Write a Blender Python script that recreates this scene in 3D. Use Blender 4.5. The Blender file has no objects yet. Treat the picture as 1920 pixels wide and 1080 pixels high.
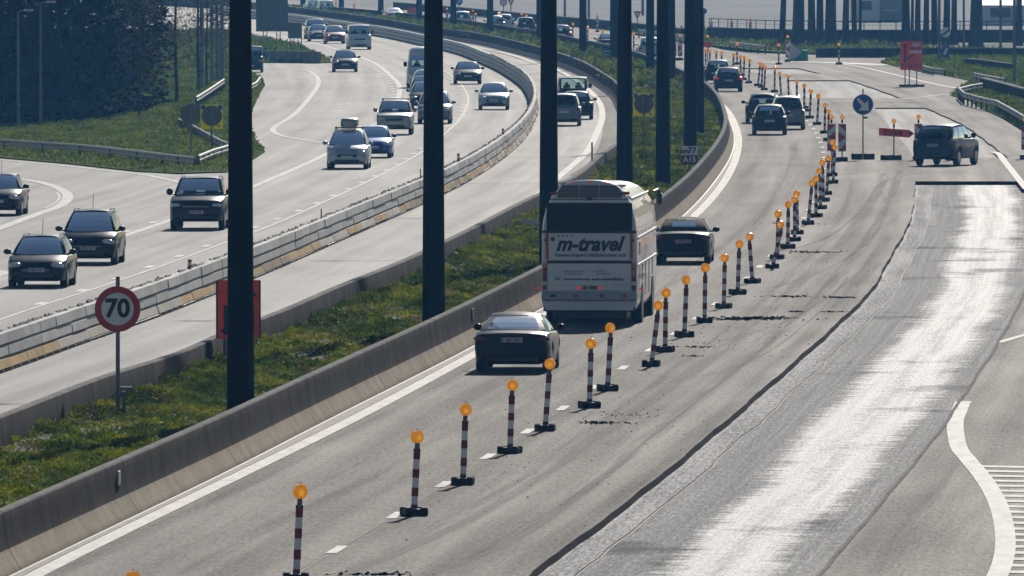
import bpy, math, random
import numpy as np
from mathutils import Vector, Matrix

random.seed(7)
rng = np.random.default_rng(7)
S = bpy.context.scene
COL = S.collection
R = math.radians

# ------------------------------------------------------------------ camera
CAM_H = 11.1                 # eye height on the overpass
F_PX = 23600.0               # focal length in pixels of a 1920 px wide frame
HORIZON = -165.0             # image row of the horizon
PITCH = math.atan((540.0 - HORIZON) / F_PX)
cam_d = bpy.data.cameras.new('camera')
cam_d.sensor_width = 36.0
cam_d.lens = F_PX / 1920.0 * 36.0
cam_d.clip_start = 1.0
cam_d.clip_end = 6000.0
cam = bpy.data.objects.new('camera', cam_d)
cam.location = (0, 0, CAM_H)
cam.rotation_euler = (math.pi / 2 - PITCH, 0, 0)
COL.objects.link(cam)
S.camera = cam

# ------------------------------------------------------------------ light
SUN_EL, SUN_AZ = 29.0, 9.0      # degrees; azimuth measured from +Y towards +X
world = bpy.data.worlds.new('World'); S.world = world; world.use_nodes = True
wn = world.node_tree.nodes; wl = world.node_tree.links
sky = wn.new('ShaderNodeTexSky'); sky.sky_type = 'NISHITA'; sky.sun_disc = False
sky.sun_elevation = R(SUN_EL); sky.sun_rotation = R(SUN_AZ)
sky.air_density = 1.0; sky.dust_density = 0.2
wl.new(sky.outputs[0], wn['Background'].inputs[0])
wn['Background'].inputs[1].default_value = 0.055
sd = bpy.data.lights.new('sun', 'SUN'); sd.energy = 4.2; sd.angle = R(0.55); sd.color = (1.0, 0.935, 0.85)
sun = bpy.data.objects.new('sun', sd); COL.objects.link(sun)
to_sun = Vector((math.sin(R(SUN_AZ)) * math.cos(R(SUN_EL)), math.cos(R(SUN_AZ)) * math.cos(R(SUN_EL)), math.sin(R(SUN_EL))))
sun.rotation_euler = to_sun.to_track_quat('Z', 'Y').to_euler()
sun.location = (0, 0, 60)

S.view_settings.view_transform = 'Standard'
S.view_settings.look = 'None'
S.view_settings.exposure = 0.0
S.view_settings.gamma = 1.0
S.render.engine = 'CYCLES'
S.cycles.use_denoising = True
S.cycles.max_bounces = 4
S.cycles.diffuse_bounces = 2
S.cycles.caustics_reflective = False
S.cycles.caustics_refractive = False
S.cycles.transparent_max_bounces = 8
S.cycles.volume_bounces = 0
S.cycles.sample_clamp_indirect = 4.0

# ------------------------------------------------------------------ survey: image row/column -> point on level ground
def G(px, py, z=0.0):
    u = (px - 960.0) / F_PX; v = (540.0 - py) / F_PX
    dy = math.cos(PITCH) + v * math.sin(PITCH); dz = -math.sin(PITCH) + v * math.cos(PITCH)
    t = (z - CAM_H) / dz
    return Vector((u * t, dy * t, z))
def Ypx(py): return G(960, py).y
def ppm(y): return F_PX / y                 # pixels per metre at distance y

class Path:
    """X as a smooth function of Y through surveyed points."""
    def __init__(self, pts):
        p = sorted([(G(a, b).y, G(a, b).x) for a, b in pts])
        self.y = np.array([q[0] for q in p]); self.x = np.array([q[1] for q in p])
        h = np.diff(self.y); dl = np.diff(self.x) / h
        m = np.zeros(len(p)); m[0] = dl[0]; m[-1] = dl[-1]
        for i in range(1, len(p) - 1):
            m[i] = (dl[i - 1] * h[i] + dl[i] * h[i - 1]) / (h[i - 1] + h[i])
        self.m = m
    def __call__(self, Y):
        Y = np.asarray(Y, float); y, x, m = self.y, self.x, self.m
        i = np.clip(np.searchsorted(y, Y) - 1, 0, len(y) - 2)
        h = y[i + 1] - y[i]; t = (Y - y[i]) / h
        tc = np.clip(t, 0, 1)
        r = ((1 + 2 * tc) * (1 - tc) ** 2 * x[i] + tc * (1 - tc) ** 2 * h * m[i] + tc * tc * (3 - 2 * tc) * x[i + 1] + tc * tc * (tc - 1) * h * m[i + 1])
        r = r + np.where(t < 0, (Y - y[0]) * m[0], 0) + np.where(t > 1, (Y - y[-1]) * m[-1], 0)
        return r if r.ndim else float(r)
    def slope(self, Y, e=12.0): return (self(Y + e) - self(Y - e)) / (2 * e)

RW = Path([(-60,1118),(20,1079),(475,859),(570,810),(885,650),(1278,406),(1345,332),(1370,290),(1376,262),(1370,235),(1357,208),(1334,184),(1276,153),(1195,120),(1155,109),(1092,95),(1050,85),(966,71),(840,52),(740,40),(636,31),(545,25),(480,21)])
LW = Path([(0,852),(160,786),(300,738),(402,690),(485,657),(605,602),(730,549),(835,496),(955,430),(1010,402),(1050,381),(1115,327),(1145,305),(1160,280),(1166,255),(1164,230),(1155,206),(1140,180),(1117,163),(1086,143),(1046,126),(957,99),(882,82),(829,74),(795,69),(720,55),(605,38),(557,31),(480,22)])
BR = Path([(-90,725),(0,695),(137,646),(270,599),(405,546),(480,516),(620,455),(792,379),(832,360),(955,281),(983,252),(997,228),(1002,205),(998,185),(985,165),(962,148),(935,132),(905,119),(865,103),(830,94),(795,86),(720,70),(640,58),(570,47),(500,38)])

# ------------------------------------------------------------------ mesh helpers
def link(o, parent=None):
    COL.objects.link(o)
    if parent is not None: o.parent = parent
    return o
def tag(o, label=None, category=None, group=None, kind=None):
    if label: o['label'] = label
    if category: o['category'] = category
    if group: o['group'] = group
    if kind: o['kind'] = kind
    return o
def empty(name, loc, rz=0.0, label=None, category=None, group=None):
    o = bpy.data.objects.new(name, None); o.empty_display_size = 0.3
    o.location = loc; o.rotation_euler = (0, 0, rz); link(o)
    return tag(o, label, category, group)

class MB:
    def __init__(self): self.v = []; self.f = []; self.m = []; self.uv = None
    def add(self, vs, fs, mi=0):
        b = len(self.v); self.v.extend([tuple(p) for p in vs]); self.f.extend([tuple(b + i for i in f) for f in fs]); self.m.extend([mi] * len(fs)); return self
    def box(self, c, s, rz=0.0, ry=0.0, rx=0.0, mi=0, top=1.0):
        M = Matrix.Translation(c) @ Matrix.Rotation(rz, 4, 'Z') @ Matrix.Rotation(ry, 4, 'Y') @ Matrix.Rotation(rx, 4, 'X')
        hx, hy, hz = s[0] / 2, s[1] / 2, s[2] / 2
        vs = [M @ Vector((a * hx * (top if k > 0 else 1), b * hy * (top if k > 0 else 1), k * hz)) for k in (-1, 1) for a, b in ((-1, -1), (1, -1), (1, 1), (-1, 1))]
        return self.add(vs, [(3, 2, 1, 0), (4, 5, 6, 7), (0, 1, 5, 4), (1, 2, 6, 5), (2, 3, 7, 6), (3, 0, 4, 7)], mi)
    def bevbox(self, c, s, b=0.02, mi=0):
        hx, hy, hz = s[0] / 2, s[1] / 2, s[2] / 2
        rings = []
        for z, k in ((-hz, b), (-hz + b, 0), (hz - b, 0), (hz, b)):
            x, y = hx - k, hy - k
            rings.append([(-x + b, -y), (x - b, -y), (x, -y + b), (x, y - b), (x - b, y), (-x + b, y), (-x, y - b), (-x, -y + b)])
            rings[-1] = [(c[0] + p[0], c[1] + p[1], c[2] + z) for p in rings[-1]]
        return self.loft(rings, mi=mi)
    def loft(self, rings, closed=True, caps=True, mi=0):
        n = len(rings[0]); vs = [p for r in rings for p in r]; fs = []
        for i in range(len(rings) - 1):
            for j in range(n if closed else n - 1):
                k = (j + 1) % n
                fs.append((i * n + j, i * n + k, (i + 1) * n + k, (i + 1) * n + j))
        if caps and closed:
            fs.append(tuple(range(n - 1, -1, -1))); fs.append(tuple((len(rings) - 1) * n + j for j in range(n)))
        return self.add(vs, fs, mi)
    def tube(self, pts, rad, n=8, mi=0, caps=True):
        rings = []
        pts = [Vector(p) for p in pts]
        for i, p in enumerate(pts):
            d = (pts[min(i + 1, len(pts) - 1)] - pts[max(i - 1, 0)]).normalized()
            a = d.orthogonal().normalized() if abs(d.z) < 0.95 else Vector((1, 0, 0))
            a = (a - d * a.dot(d)).normalized(); b = d.cross(a)
            r = rad[i] if isinstance(rad, (list, tuple)) else rad
            rings.append([p + a * (r * math.cos(2 * math.pi * k / n)) + b * (r * math.sin(2 * math.pi * k / n)) for k in range(n)])
        return self.loft(rings, caps=caps, mi=mi)
    def ell(self, c, r, nu=12, nv=7, mi=0):
        rings = []
        for i in range(nv):
            th = math.pi * (i + 0.5) / nv
            rings.append([(c[0] + r[0] * math.sin(th) * math.cos(2 * math.pi * k / nu), c[1] + r[1] * math.sin(th) * math.sin(2 * math.pi * k / nu), c[2] - r[2] * math.cos(th)) for k in range(nu)])
        return self.loft(rings, mi=mi)
    def disc(self, c, r, axis='Y', th=0.01, n=24, mi=0):
        d = {'X': Vector((1, 0, 0)), 'Y': Vector((0, 1, 0)), 'Z': Vector((0, 0, 1))}[axis]
        return self.tube([Vector(c) - d * th / 2, Vector(c) + d * th / 2], r, n, mi)
    def poly(self, pts, axis_pts, th, mi=0):
        """extrude a 2D polygon pts given as 3D list by vector th"""
        n = len(pts); a = [Vector(p) for p in pts]; b = [p + Vector(th) for p in a]
        return self.add(a + b, [tuple(range(n - 1, -1, -1)), tuple(range(n, 2 * n))] + [(i, (i + 1) % n, n + (i + 1) % n, n + i) for i in range(n)], mi)
    def build(self, name, mats, parent=None, smooth=None):
        me = bpy.data.meshes.new(name)
        me.from_pydata(self.v, [], self.f)
        if not isinstance(mats, (list, tuple)): mats = [mats]
        for m in mats: me.materials.append(m)
        if len(mats) > 1: me.polygons.foreach_set('material_index', self.m)
        if self.uv is not None:
            ul = me.uv_layers.new(name='UVMap')
            idx = np.zeros(len(me.loops), dtype=np.int32); me.loops.foreach_get('vertex_index', idx)
            ul.data.foreach_set('uv', np.asarray(self.uv, dtype=np.float32)[idx].ravel())
        me.update()
        if smooth is not None:
            me.polygons.foreach_set('use_smooth', [True] * len(me.polygons))
            me.set_sharp_from_angle(angle=R(smooth))
        return link(bpy.data.objects.new(name, me), parent)

def soup(name, V, nper, mat, parent=None, label=None, category=None, kind='stuff', mats=None, mi=None):
    """many small faces of nper corners, V is (n*nper,3)"""
    n = len(V) // nper
    me = bpy.data.meshes.new(name)
    me.vertices.add(len(V)); me.vertices.foreach_set('co', np.asarray(V, np.float32).ravel())
    me.loops.add(len(V)); me.loops.foreach_set('vertex_index', np.arange(len(V), dtype=np.int32))
    me.polygons.add(n); me.polygons.foreach_set('loop_start', np.arange(0, len(V), nper, dtype=np.int32))
    for m in (mats or [mat]): me.materials.append(m)
    if mi is not None: me.polygons.foreach_set('material_index', np.asarray(mi, np.int32))
    me.update(calc_edges=True); me.validate()
    o = link(bpy.data.objects.new(name, me), parent)
    return tag(o, label, category, None, kind)

def text_part(name, body, size, mat, parent, loc, rot=(math.pi / 2, 0, 0), shear=0.0, bold=0.0, width=None, ext=0.004, align='CENTER'):
    cu = bpy.data.curves.new(name, 'FONT'); cu.body = body; cu.size = size; cu.align_x = align; cu.align_y = 'CENTER'
    cu.shear = shear; cu.offset = bold; cu.extrude = ext; cu.resolution_u = 3
    t = bpy.data.objects.new(name, cu); COL.objects.link(t)
    me = bpy.data.meshes.new_from_object(t)
    bpy.data.objects.remove(t); bpy.data.curves.remove(cu)
    me.materials.clear(); me.materials.append(mat)
    if width:
        xs = [v.co.x for v in me.vertices]; k = width / (max(xs) - min(xs)); c = (max(xs) + min(xs)) / 2
        for v in me.vertices: v.co.x = (v.co.x - c) * k
    o = link(bpy.data.objects.new(name, me), parent); o.location = loc; o.rotation_euler = rot
    return o

# ------------------------------------------------------------------ materials
def nmat(name):
    m = bpy.data.materials.new(name); m.use_nodes = True
    nt = m.node_tree; return m, nt.nodes, nt.links, nt.nodes['Principled BSDF']
def ramp(n, pts):
    r = n.new('ShaderNodeValToRGB'); e = r.color_ramp.elements
    while len(e) < len(pts): e.new(0.5)
    for i, (p, c) in enumerate(pts): e[i].position = p; e[i].color = (c[0], c[1], c[2], 1)
    return r
def noise_col(name, c0, c1, scale=3.0, rough=0.8, detail=6, stretch=(1, 1, 1), bump=0.0, spec=0.5, metallic=0.0, coat=0.0, coords='Object', objrand=0.0, p0=0.3, p1=0.7, bscale=None):
    m, n, l, b = nmat(name)
    tc = n.new('ShaderNodeTexCoord'); mp = n.new('ShaderNodeMapping'); mp.inputs['Scale'].default_value = stretch
    l.new(tc.outputs[coords], mp.inputs[0])
    no = n.new('ShaderNodeTexNoise'); no.inputs['Scale'].default_value = scale; no.inputs['Detail'].default_value = detail; no.inputs['Roughness'].default_value = 0.65
    l.new(mp.outputs[0], no.inputs['Vector'])
    r = ramp(n, [(p0, c0), (p1, c1)]); l.new(no.outputs[0], r.inputs[0])
    col = r.outputs[0]
    if objrand > 0:
        oi = n.new('ShaderNodeObjectInfo'); hs = n.new('ShaderNodeHueSaturation'); mr = n.new('ShaderNodeMapRange')
        mr.inputs[3].default_value = 1 - objrand; mr.inputs[4].default_value = 1 + objrand
        l.new(oi.outputs['Random'], mr.inputs[0]); l.new(mr.outputs[0], hs.inputs['Value']); l.new(col, hs.inputs['Color']); col = hs.outputs[0]
    l.new(col, b.inputs['Base Color'])
    b.inputs['Roughness'].default_value = rough; b.inputs['Specular IOR Level'].default_value = spec
    b.inputs['Metallic'].default_value = metallic; b.inputs['Coat Weight'].default_value = coat
    if bump > 0:
        n2 = n.new('ShaderNodeTexNoise'); n2.inputs['Scale'].default_value = bscale or scale * 6; n2.inputs['Detail'].default_value = 5
        l.new(mp.outputs[0], n2.inputs['Vector'])
        bp = n.new('ShaderNodeBump'); bp.inputs['Strength'].default_value = bump; bp.inputs['Distance'].default_value = 0.02
        l.new(n2.outputs[0], bp.inputs['Height']); l.new(bp.outputs[0], b.inputs['Normal'])
    return m
def flat(name, c, rough=0.5, spec=0.5, metallic=0.0, coat=0.0, emit=None, es=1.0, var=0.12):
    m = noise_col(name, tuple(x * (1 - var) for x in c), tuple(min(1, x * (1 + var)) for x in c), 9.0, rough, 3, spec=spec, metallic=metallic, coat=coat)
    if emit:
        b = m.node_tree.nodes['Principled BSDF']; b.inputs['Emission Color'].default_value = (*emit, 1); b.inputs['Emission Strength'].default_value = es
    return m
def road_mat(name, dark, light, rough=0.55, spec=0.5, streak=1.0, speck=0.35, fine=14.0, rvar=0.08, patch=0.3):
    """road surface: long streaks along the carriageway (UV x across, y along), speckled aggregate, faint patches"""
    m, n, l, b = nmat(name)
    uv = n.new('ShaderNodeUVMap')
    def noise(sx, sy, sc, det, rg=0.6):
        mp = n.new('ShaderNodeMapping'); mp.inputs['Scale'].default_value = (sx, sy, 1); l.new(uv.outputs[0], mp.inputs[0])
        t = n.new('ShaderNodeTexNoise'); t.inputs['Scale'].default_value = sc; t.inputs['Detail'].default_value = det; t.inputs['Roughness'].default_value = rg
        l.new(mp.outputs[0], t.inputs['Vector']); return t.outputs[0]
    def math2(op, a, bb):
        x = n.new('ShaderNodeMath'); x.operation = op
        for k, q in ((0, a), (1, bb)):
            if isinstance(q, (int, float)): x.inputs[k].default_value = q
            else: l.new(q, x.inputs[k])
        return x.outputs[0]
    st = noise(1.1, 0.012, 1.0, 5); sp = noise(1.6, 0.16, fine, 4, 0.85); pa = noise(0.35, 0.06, 1.0, 4)
    f = math2('ADD', math2('MULTIPLY', math2('SUBTRACT', st, 0.5), 1.6 * streak), 0.5)
    f = math2('ADD', f, math2('MULTIPLY', math2('SUBTRACT', sp, 0.5), 2.2 * speck))
    f = math2('ADD', f, math2('MULTIPLY', math2('SUBTRACT', pa, 0.5), 1.6 * patch))
    r = ramp(n, [(0.05, dark), (0.95, light)]); l.new(f, r.inputs[0]); l.new(r.outputs[0], b.inputs['Base Color'])
    rr = n.new('ShaderNodeMapRange'); rr.inputs[3].default_value = rough + rvar; rr.inputs[4].default_value = rough - rvar
    l.new(f, rr.inputs[0]); l.new(rr.outputs[0], b.inputs['Roughness'])
    b.inputs['Specular IOR Level'].default_value = spec
    return m

M = {}
M['asphalt_left'] = road_mat('worn_pale_asphalt', (0.165, 0.16, 0.155), (0.275, 0.267, 0.257), 0.7, 0.11, 0.9, 0.5, 8.0, patch=0.4)
M['asphalt_right'] = road_mat('lane_asphalt', (0.05, 0.042, 0.034), (0.138, 0.12, 0.1), 0.74, 0.078, 0.9, 1.0, 9.0, patch=0.5)
def milled_mat():
    # planed asphalt: bands across its width (grey grit, dust-white wheel track, grooved edge) and smears across
    m, n, l, b = nmat('milled_asphalt')
    uv = n.new('ShaderNodeUVMap'); sx = n.new('ShaderNodeSeparateXYZ'); l.new(uv.outputs[0], sx.inputs[0])
    def noise(a, c, sc, det, rg=.6):
        mp = n.new('ShaderNodeMapping'); mp.inputs['Scale'].default_value = (a, c, 1); l.new(uv.outputs[0], mp.inputs[0])
        t = n.new('ShaderNodeTexNoise'); t.inputs['Scale'].default_value = sc; t.inputs['Detail'].default_value = det; t.inputs['Roughness'].default_value = rg
        l.new(mp.outputs[0], t.inputs['Vector']); return t.outputs[0]
    def mt(op, a, c):
        x = n.new('ShaderNodeMath'); x.operation = op
        for k, q in ((0, a), (1, c)):
            if isinstance(q, (int, float)): x.inputs[k].default_value = q
            else: l.new(q, x.inputs[k])
        return x.outputs[0]
    wob = noise(.35, .05, 1, 4); u = mt('ADD', sx.outputs[0], mt('MULTIPLY', mt('SUBTRACT', wob, .5), 1.5))
    smear = noise(.55, 1.3, 1, 5); u = mt('ADD', u, mt('MULTIPLY', mt('SUBTRACT', smear, .5), 1.3))
    band = ramp(n, [(0, (.5,) * 3), (.13, (.30,) * 3), (.36, (.26,) * 3), (.46, (.82,) * 3), (.55, (.80,) * 3), (.60, (.66,) * 3), (.66, (.84,) * 3), (.74, (.78,) * 3), (.83, (.32,) * 3), (1, (.28,) * 3)])
    l.new(mt('DIVIDE', u, 4.9), band.inputs[0])
    groove = noise(7, .04, 1, 3); speck = noise(2.0, .15, 9, 4, .85); stain = noise(.22, .11, 1, 3)
    f = mt('ADD', band.outputs[0], mt('MULTIPLY', mt('SUBTRACT', groove, .5), .45)); f = mt('ADD', f, mt('MULTIPLY', mt('SUBTRACT', speck, .5), 1.5))
    st = n.new('ShaderNodeMapRange'); st.inputs[1].default_value = .58; st.inputs[2].default_value = .72; st.inputs[3].default_value = 0; st.inputs[4].default_value = -.45; l.new(stain, st.inputs[0]); f = mt('ADD', f, st.outputs[0])
    r = ramp(n, [(.0, (.016, .018, .023)), (.35, (.085, .091, .105)), (.95, (.36, .373, .395))]); l.new(f, r.inputs[0]); l.new(r.outputs[0], b.inputs['Base Color'])
    rr = n.new('ShaderNodeMapRange'); rr.inputs[3].default_value = .85; rr.inputs[4].default_value = .52; l.new(f, rr.inputs[0]); l.new(rr.outputs[0], b.inputs['Roughness']); b.inputs['Specular IOR Level'].default_value = .082
    return m
M['milled'] = milled_mat()
M['milled_plain'] = road_mat('milled_ledge', (0.05, 0.053, 0.06), (0.26, 0.265, 0.28), 0.75, 0.08, 0.8, 1.6, 8.0, 0.1, patch=0.6)
M['milled_pale'] = road_mat('swept_milled_asphalt', (0.13, 0.128, 0.125), (0.3, 0.295, 0.285), 0.72, 0.085, 1.0, 0.6, 8.0)
M['cut'] = noise_col('fresh_cut_asphalt', (0.012, 0.013, 0.016), (0.035, 0.037, 0.044), 8, 0.9, spec=.05)
M['line'] = noise_col('road_paint', (0.45, 0.43, 0.4), (0.74, 0.72, 0.67), 2.5, 0.7, 8, p0=0.25, p1=0.6, spec=.1, stretch=(1, .2, 1))
M['line_worn'] = noise_col('worn_road_paint', (0.42, 0.41, 0.39), (0.7, 0.685, 0.66), 2.5, 0.7, 8, p0=0.3, p1=0.65, spec=.1, stretch=(1, .2, 1))
M['gutter'] = noise_col('gutter_grit', (0.05, 0.045, 0.04), (0.26, 0.22, 0.19), 6, 0.8, stretch=(1, 0.25, 1))
M['seal'] = flat('joint_seal', (0.02, 0.02, 0.022), 0.6)
M['soil'] = noise_col('median_soil', (0.02, 0.022, 0.008), (0.06, 0.07, 0.018), 1.3, 0.95, bump=0.4)
M['ground'] = noise_col('open_ground', (0.03, 0.045, 0.015), (0.07, 0.09, 0.03), 0.3, 0.95)
M['grass_dry'] = noise_col('rough_verge', (0.045, 0.075, 0.01), (0.1, 0.14, 0.02), 0.5, 0.95, stretch=(1, .25, 1), spec=.02)

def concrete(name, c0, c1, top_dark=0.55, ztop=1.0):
    """concrete with vertical run-off stains"""
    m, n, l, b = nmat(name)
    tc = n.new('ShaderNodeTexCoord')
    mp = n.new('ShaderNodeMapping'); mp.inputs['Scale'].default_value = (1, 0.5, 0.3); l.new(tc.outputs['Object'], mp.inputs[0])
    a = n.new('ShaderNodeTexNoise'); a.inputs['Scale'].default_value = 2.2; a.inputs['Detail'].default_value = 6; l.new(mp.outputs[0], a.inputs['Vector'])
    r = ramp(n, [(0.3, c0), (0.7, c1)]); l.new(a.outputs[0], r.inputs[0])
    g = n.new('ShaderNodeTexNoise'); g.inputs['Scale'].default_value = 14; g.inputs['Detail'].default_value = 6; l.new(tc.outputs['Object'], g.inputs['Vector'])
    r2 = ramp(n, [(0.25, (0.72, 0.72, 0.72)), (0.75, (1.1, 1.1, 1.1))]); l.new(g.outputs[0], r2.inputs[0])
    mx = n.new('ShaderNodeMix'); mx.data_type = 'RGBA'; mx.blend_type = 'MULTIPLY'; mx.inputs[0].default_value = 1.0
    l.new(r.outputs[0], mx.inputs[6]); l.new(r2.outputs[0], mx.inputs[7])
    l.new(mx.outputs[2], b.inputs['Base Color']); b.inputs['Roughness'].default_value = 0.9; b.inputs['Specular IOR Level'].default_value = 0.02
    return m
M['conc_lit'] = concrete('lit_slope_concrete', (0.38, 0.325, 0.25), (0.53, 0.455, 0.355))  # lower slope: the light it catches is put into a paler, warmer colour
M['conc_shaded'] = concrete('shaded_concrete', (0.035, 0.03, 0.026), (0.085, 0.075, 0.065))  # steep wall faces: their shade is painted in as a darker concrete
M['conc_grey'] = concrete('grey_concrete', (0.2, 0.19, 0.18), (0.32, 0.31, 0.29))

def strip(name, xl, xr, y0, y1, mat, z=0.0, step=4.0, kind='structure', parent=None, nx=1, zr=None, uref=None):
    """sheet between two functions of Y"""
    Y = np.linspace(y0, y1, max(2, int((y1 - y0) / step) + 1))
    XL = np.array([xl(y) for y in Y]) if callable(xl) else np.full(len(Y), float(xl))
    XR = np.array([xr(y) for y in Y]) if callable(xr) else np.full(len(Y), float(xr))
    U0 = np.array([uref(y) for y in Y]) if uref else XL
    b = MB(); b.uv = []
    for i, y in enumerate(Y):
        for k in range(nx + 1):
            t = k / nx; x = XL[i] * (1 - t) + XR[i] * t
            b.v.append((x, y, z if zr is None else z + (zr - z) * t)); b.uv.append((x - U0[i], y))
    w = nx + 1
    for i in range(len(Y) - 1):
        for k in range(nx):
            b.f.append((i * w + k, i * w + k + 1, (i + 1) * w + k + 1, (i + 1) * w + k)); b.m.append(0)
    o = b.build(name, mat, parent)
    return tag(o, kind=kind)
def off(p, d): return lambda y: p(y) + d

# ------------------------------------------------------------------ ground
g = MB(); g.add([(-700, -60, -0.22), (700, -60, -0.22), (700, 2600, -0.22), (-700, 2600, -0.22)], [(0, 1, 2, 3)])
tag(g.build('ground', M['ground']), kind='structure')

g = MB(); g.add([(-400, 1095, -0.1), (400, 1095, -0.1), (400, 2500, -0.1), (-400, 2500, -0.1)], [(0, 1, 2, 3)])
tag(g.build('far_pale_ground', noise_col('haze_pale_ground', (.22, .23, .23), (.3, .31, .31), .02, .9, spec=.04)), kind='structure')  # pale sheet added so its colour gives the distance a hazy brightness
# left carriageway with its slip roads
strip('left_road', -70.0, LW, 190, 1590, M['asphalt_left'], 0.0, 5, uref=BR)

# right carriageway with the milled-out stretches
RIGHT_FAR = Path([(1760,120),(1665,107),(1440,100),(1330,88),(1230,73),(1140,58),(1060,50),(960,40),(850,28),(700,15),(600,6)])
def jit(p, a, sc, seed):
    ph = random.Random(seed).random() * 100
    return lambda y: p(y) + a * (math.sin(y * sc + ph) + 0.6 * math.sin(y * sc * 2.7 + 1.3 * ph) + 0.4 * math.sin(y * sc * 6.1 + ph * 2))
T = []   # (y0, y1, left, right)
T.append((190.0, Ypx(340), jit(Path([(900,1160),(990,1080),(1192,927),(1335,810),(1440,720),(1575,600),(1635,540),(1665,487),(1705,415),(1717,338)]), 0.018, 0.25, 1),
          jit(Path([(1440,1180),(1530,1079),(1612,985),(1692,890),(1757,810),(1810,732),(1875,632),(1917,550),(1938,470),(1940,400),(1931,338)]), 0.015, 0.3, 2)))
T.append((Ypx(296), Ypx(202), Path([(1720,300),(1700,275),(1665,235),(1640,202)]), jit(Path([(1893,298),(1850,265),(1797,229),(1765,215),(1737,202)]), 0.03, 0.3, 3)))
T.append((Ypx(184), Ypx(150.5), Path([(1490,186),(1475,150)]), jit(Path([(1692,185),(1640,166),(1592,150)]), 0.03, 0.25, 4)))
T.append((Ypx(138), Ypx(128), Path([(1425,139),(1380,127)]), jit(Path([(1545,139),(1497,128)]), 0.03, 0.25, 5)))
TD = -0.15
def right_edge(y): return 75.0 if y < Ypx(119) else RIGHT_FAR(y)
road_seg = 0
def rroad(xl, xr, y0, y1, step=4.0):
    strip('right_road', xl, xr, y0, y1, M['asphalt_right'], 0.0, step, uref=RW)
prev = 190.0
for ti, (y0, y1, tl, tr) in enumerate(T):
    TD = -0.15 if ti == 0 else -0.07
    if y0 > prev + 0.01: rroad(RW, right_edge, prev, y0)
    rroad(RW, tl, y0, y1, 2.0); rroad(tr, right_edge, y0, y1, 2.0)
    strip('milled_road', tl, tr, y0, y1, M['milled'] if ti == 0 else M['milled_pale'], TD, 2.0, uref=tl)
    # cut faces round the milled stretch
    b = MB(); Y = np.linspace(y0, y1, int((y1 - y0) / 2) + 2)
    for f in (tl, tr):
        k = len(b.v)
        for y in Y: b.v += [(f(y), y, 0.0), (f(y), y, TD)]
        for i in range(len(Y) - 1): b.f.append((k + 2 * i, k + 2 * i + 1, k + 2 * i + 3, k + 2 * i + 2)); b.m.append(0)
    for y in (y0, y1):
        k = len(b.v); b.v += [(tl(y), y, 0), (tr(y), y, 0), (tr(y), y, TD), (tl(y), y, TD)]; b.f.append((k, k + 1, k + 2, k + 3)); b.m.append(0)
    tag(b.build('milled_edge', M['cut']), kind='structure')
    prev = y1
rroad(RW, right_edge, prev, 1590)
# step along the left edge of the near milled stretch, and dark strips left by the planer
tl0, tr0 = T[0][2], T[0][3]; TD = -0.15
strip('milled_ledge', off(tl0, 0.12), off(jit(tl0, 0.025, 0.2, 9), 0.62), 192, Ypx(342), M['milled_plain'], TD + 0.02, 3)
strip('planer_groove', off(jit(tl0, 0.025, 0.2, 9), 0.63), off(jit(tl0, 0.025, 0.2, 9), 0.675), 192, Ypx(345), M['gutter'], TD + 0.008, 3)
strip('milled_kerb', off(tr0, 0.01), off(tr0, 0.09), 192, Ypx(345), M['conc_grey'], 0.018, 3)
# tar bands across the carriageway beyond
for (xa, xb, ya, w) in ((1478, 1600, 150.2, 0.5), (1640, 1740, 192, 0.25), (1590, 1660, 239, 0.2), (1450,1690,144,3.0),(1560,1740,193,5.0)):
    y = Ypx(ya); a = G(xa, ya).x; c = G(xb, ya).x
    strip('tar_band', a, c, y, y + w, M['seal'] if w < 1 else M['asphalt_right'], 0.008, 1, uref=RW)

# ------------------------------------------------------------------ painted lines
def pline(name, pts_or_path, y0, y1, w, mat='line', z=0.01, step=3.0):
    p = pts_or_path if callable(pts_or_path) else Path(pts_or_path)
    sl = lambda y: math.sqrt(1 + ((p(y + 1) - p(y - 1)) / 2) ** 2)
    return strip(name, lambda y: p(y) - w / 2 * sl(y), lambda y: p(y) + w / 2 * sl(y), y0, y1, M[mat], z, step)
def ribbon(name, pts, w, mat='line', z=0.012):
    """line along a free curve on the ground, for noses and loops"""
    P = [G(*p) for p in pts]; Q = []
    for i in range(len(P) - 1):
        p0, p1, p2, p3 = P[max(i - 1, 0)], P[i], P[i + 1], P[min(i + 2, len(P) - 1)]
        for k in range(10):
            t = k / 10
            Q.append(0.5 * ((2 * p1) + (p2 - p0) * t + (2 * p0 - 5 * p1 + 4 * p2 - p3) * t * t + (3 * p1 - p0 - 3 * p2 + p3) * t ** 3))
    Q.append(P[-1])
    b = MB()
    for i, q in enumerate(Q):
        d = (Q[min(i + 1, len(Q) - 1)] - Q[max(i - 1, 0)]); d.z = 0; d.normalize(); nrm = Vector((-d.y, d.x, 0))
        ww = w if not callable(w) else w(i / (len(Q) - 1))
        b.v += [tuple(q + nrm * ww / 2 + Vector((0, 0, z))), tuple(q - nrm * ww / 2 + Vector((0, 0, z)))]
    for i in range(len(Q) - 1): b.f.append((2 * i + 1, 2 * i + 3, 2 * i + 2, 2 * i)); b.m.append(0)
    return tag(b.build(name, M[mat]), kind='structure')
def dashes(name, p, y0, y1, period, length, w, mat='line', z=0.011):
    y = y0
    b = MB()
    while y < y1:
        k = len(b.v)
        b.v += [(p(y) - w / 2, y, z), (p(y) + w / 2, y, z), (p(y + length) + w / 2, y + length, z), (p(y + length) - w / 2, y + length, z)]
        b.f.append((k, k + 1, k + 2, k + 3)); b.m.append(0); y += period
    return tag(b.build(name, M[mat]), kind='structure')

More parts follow.
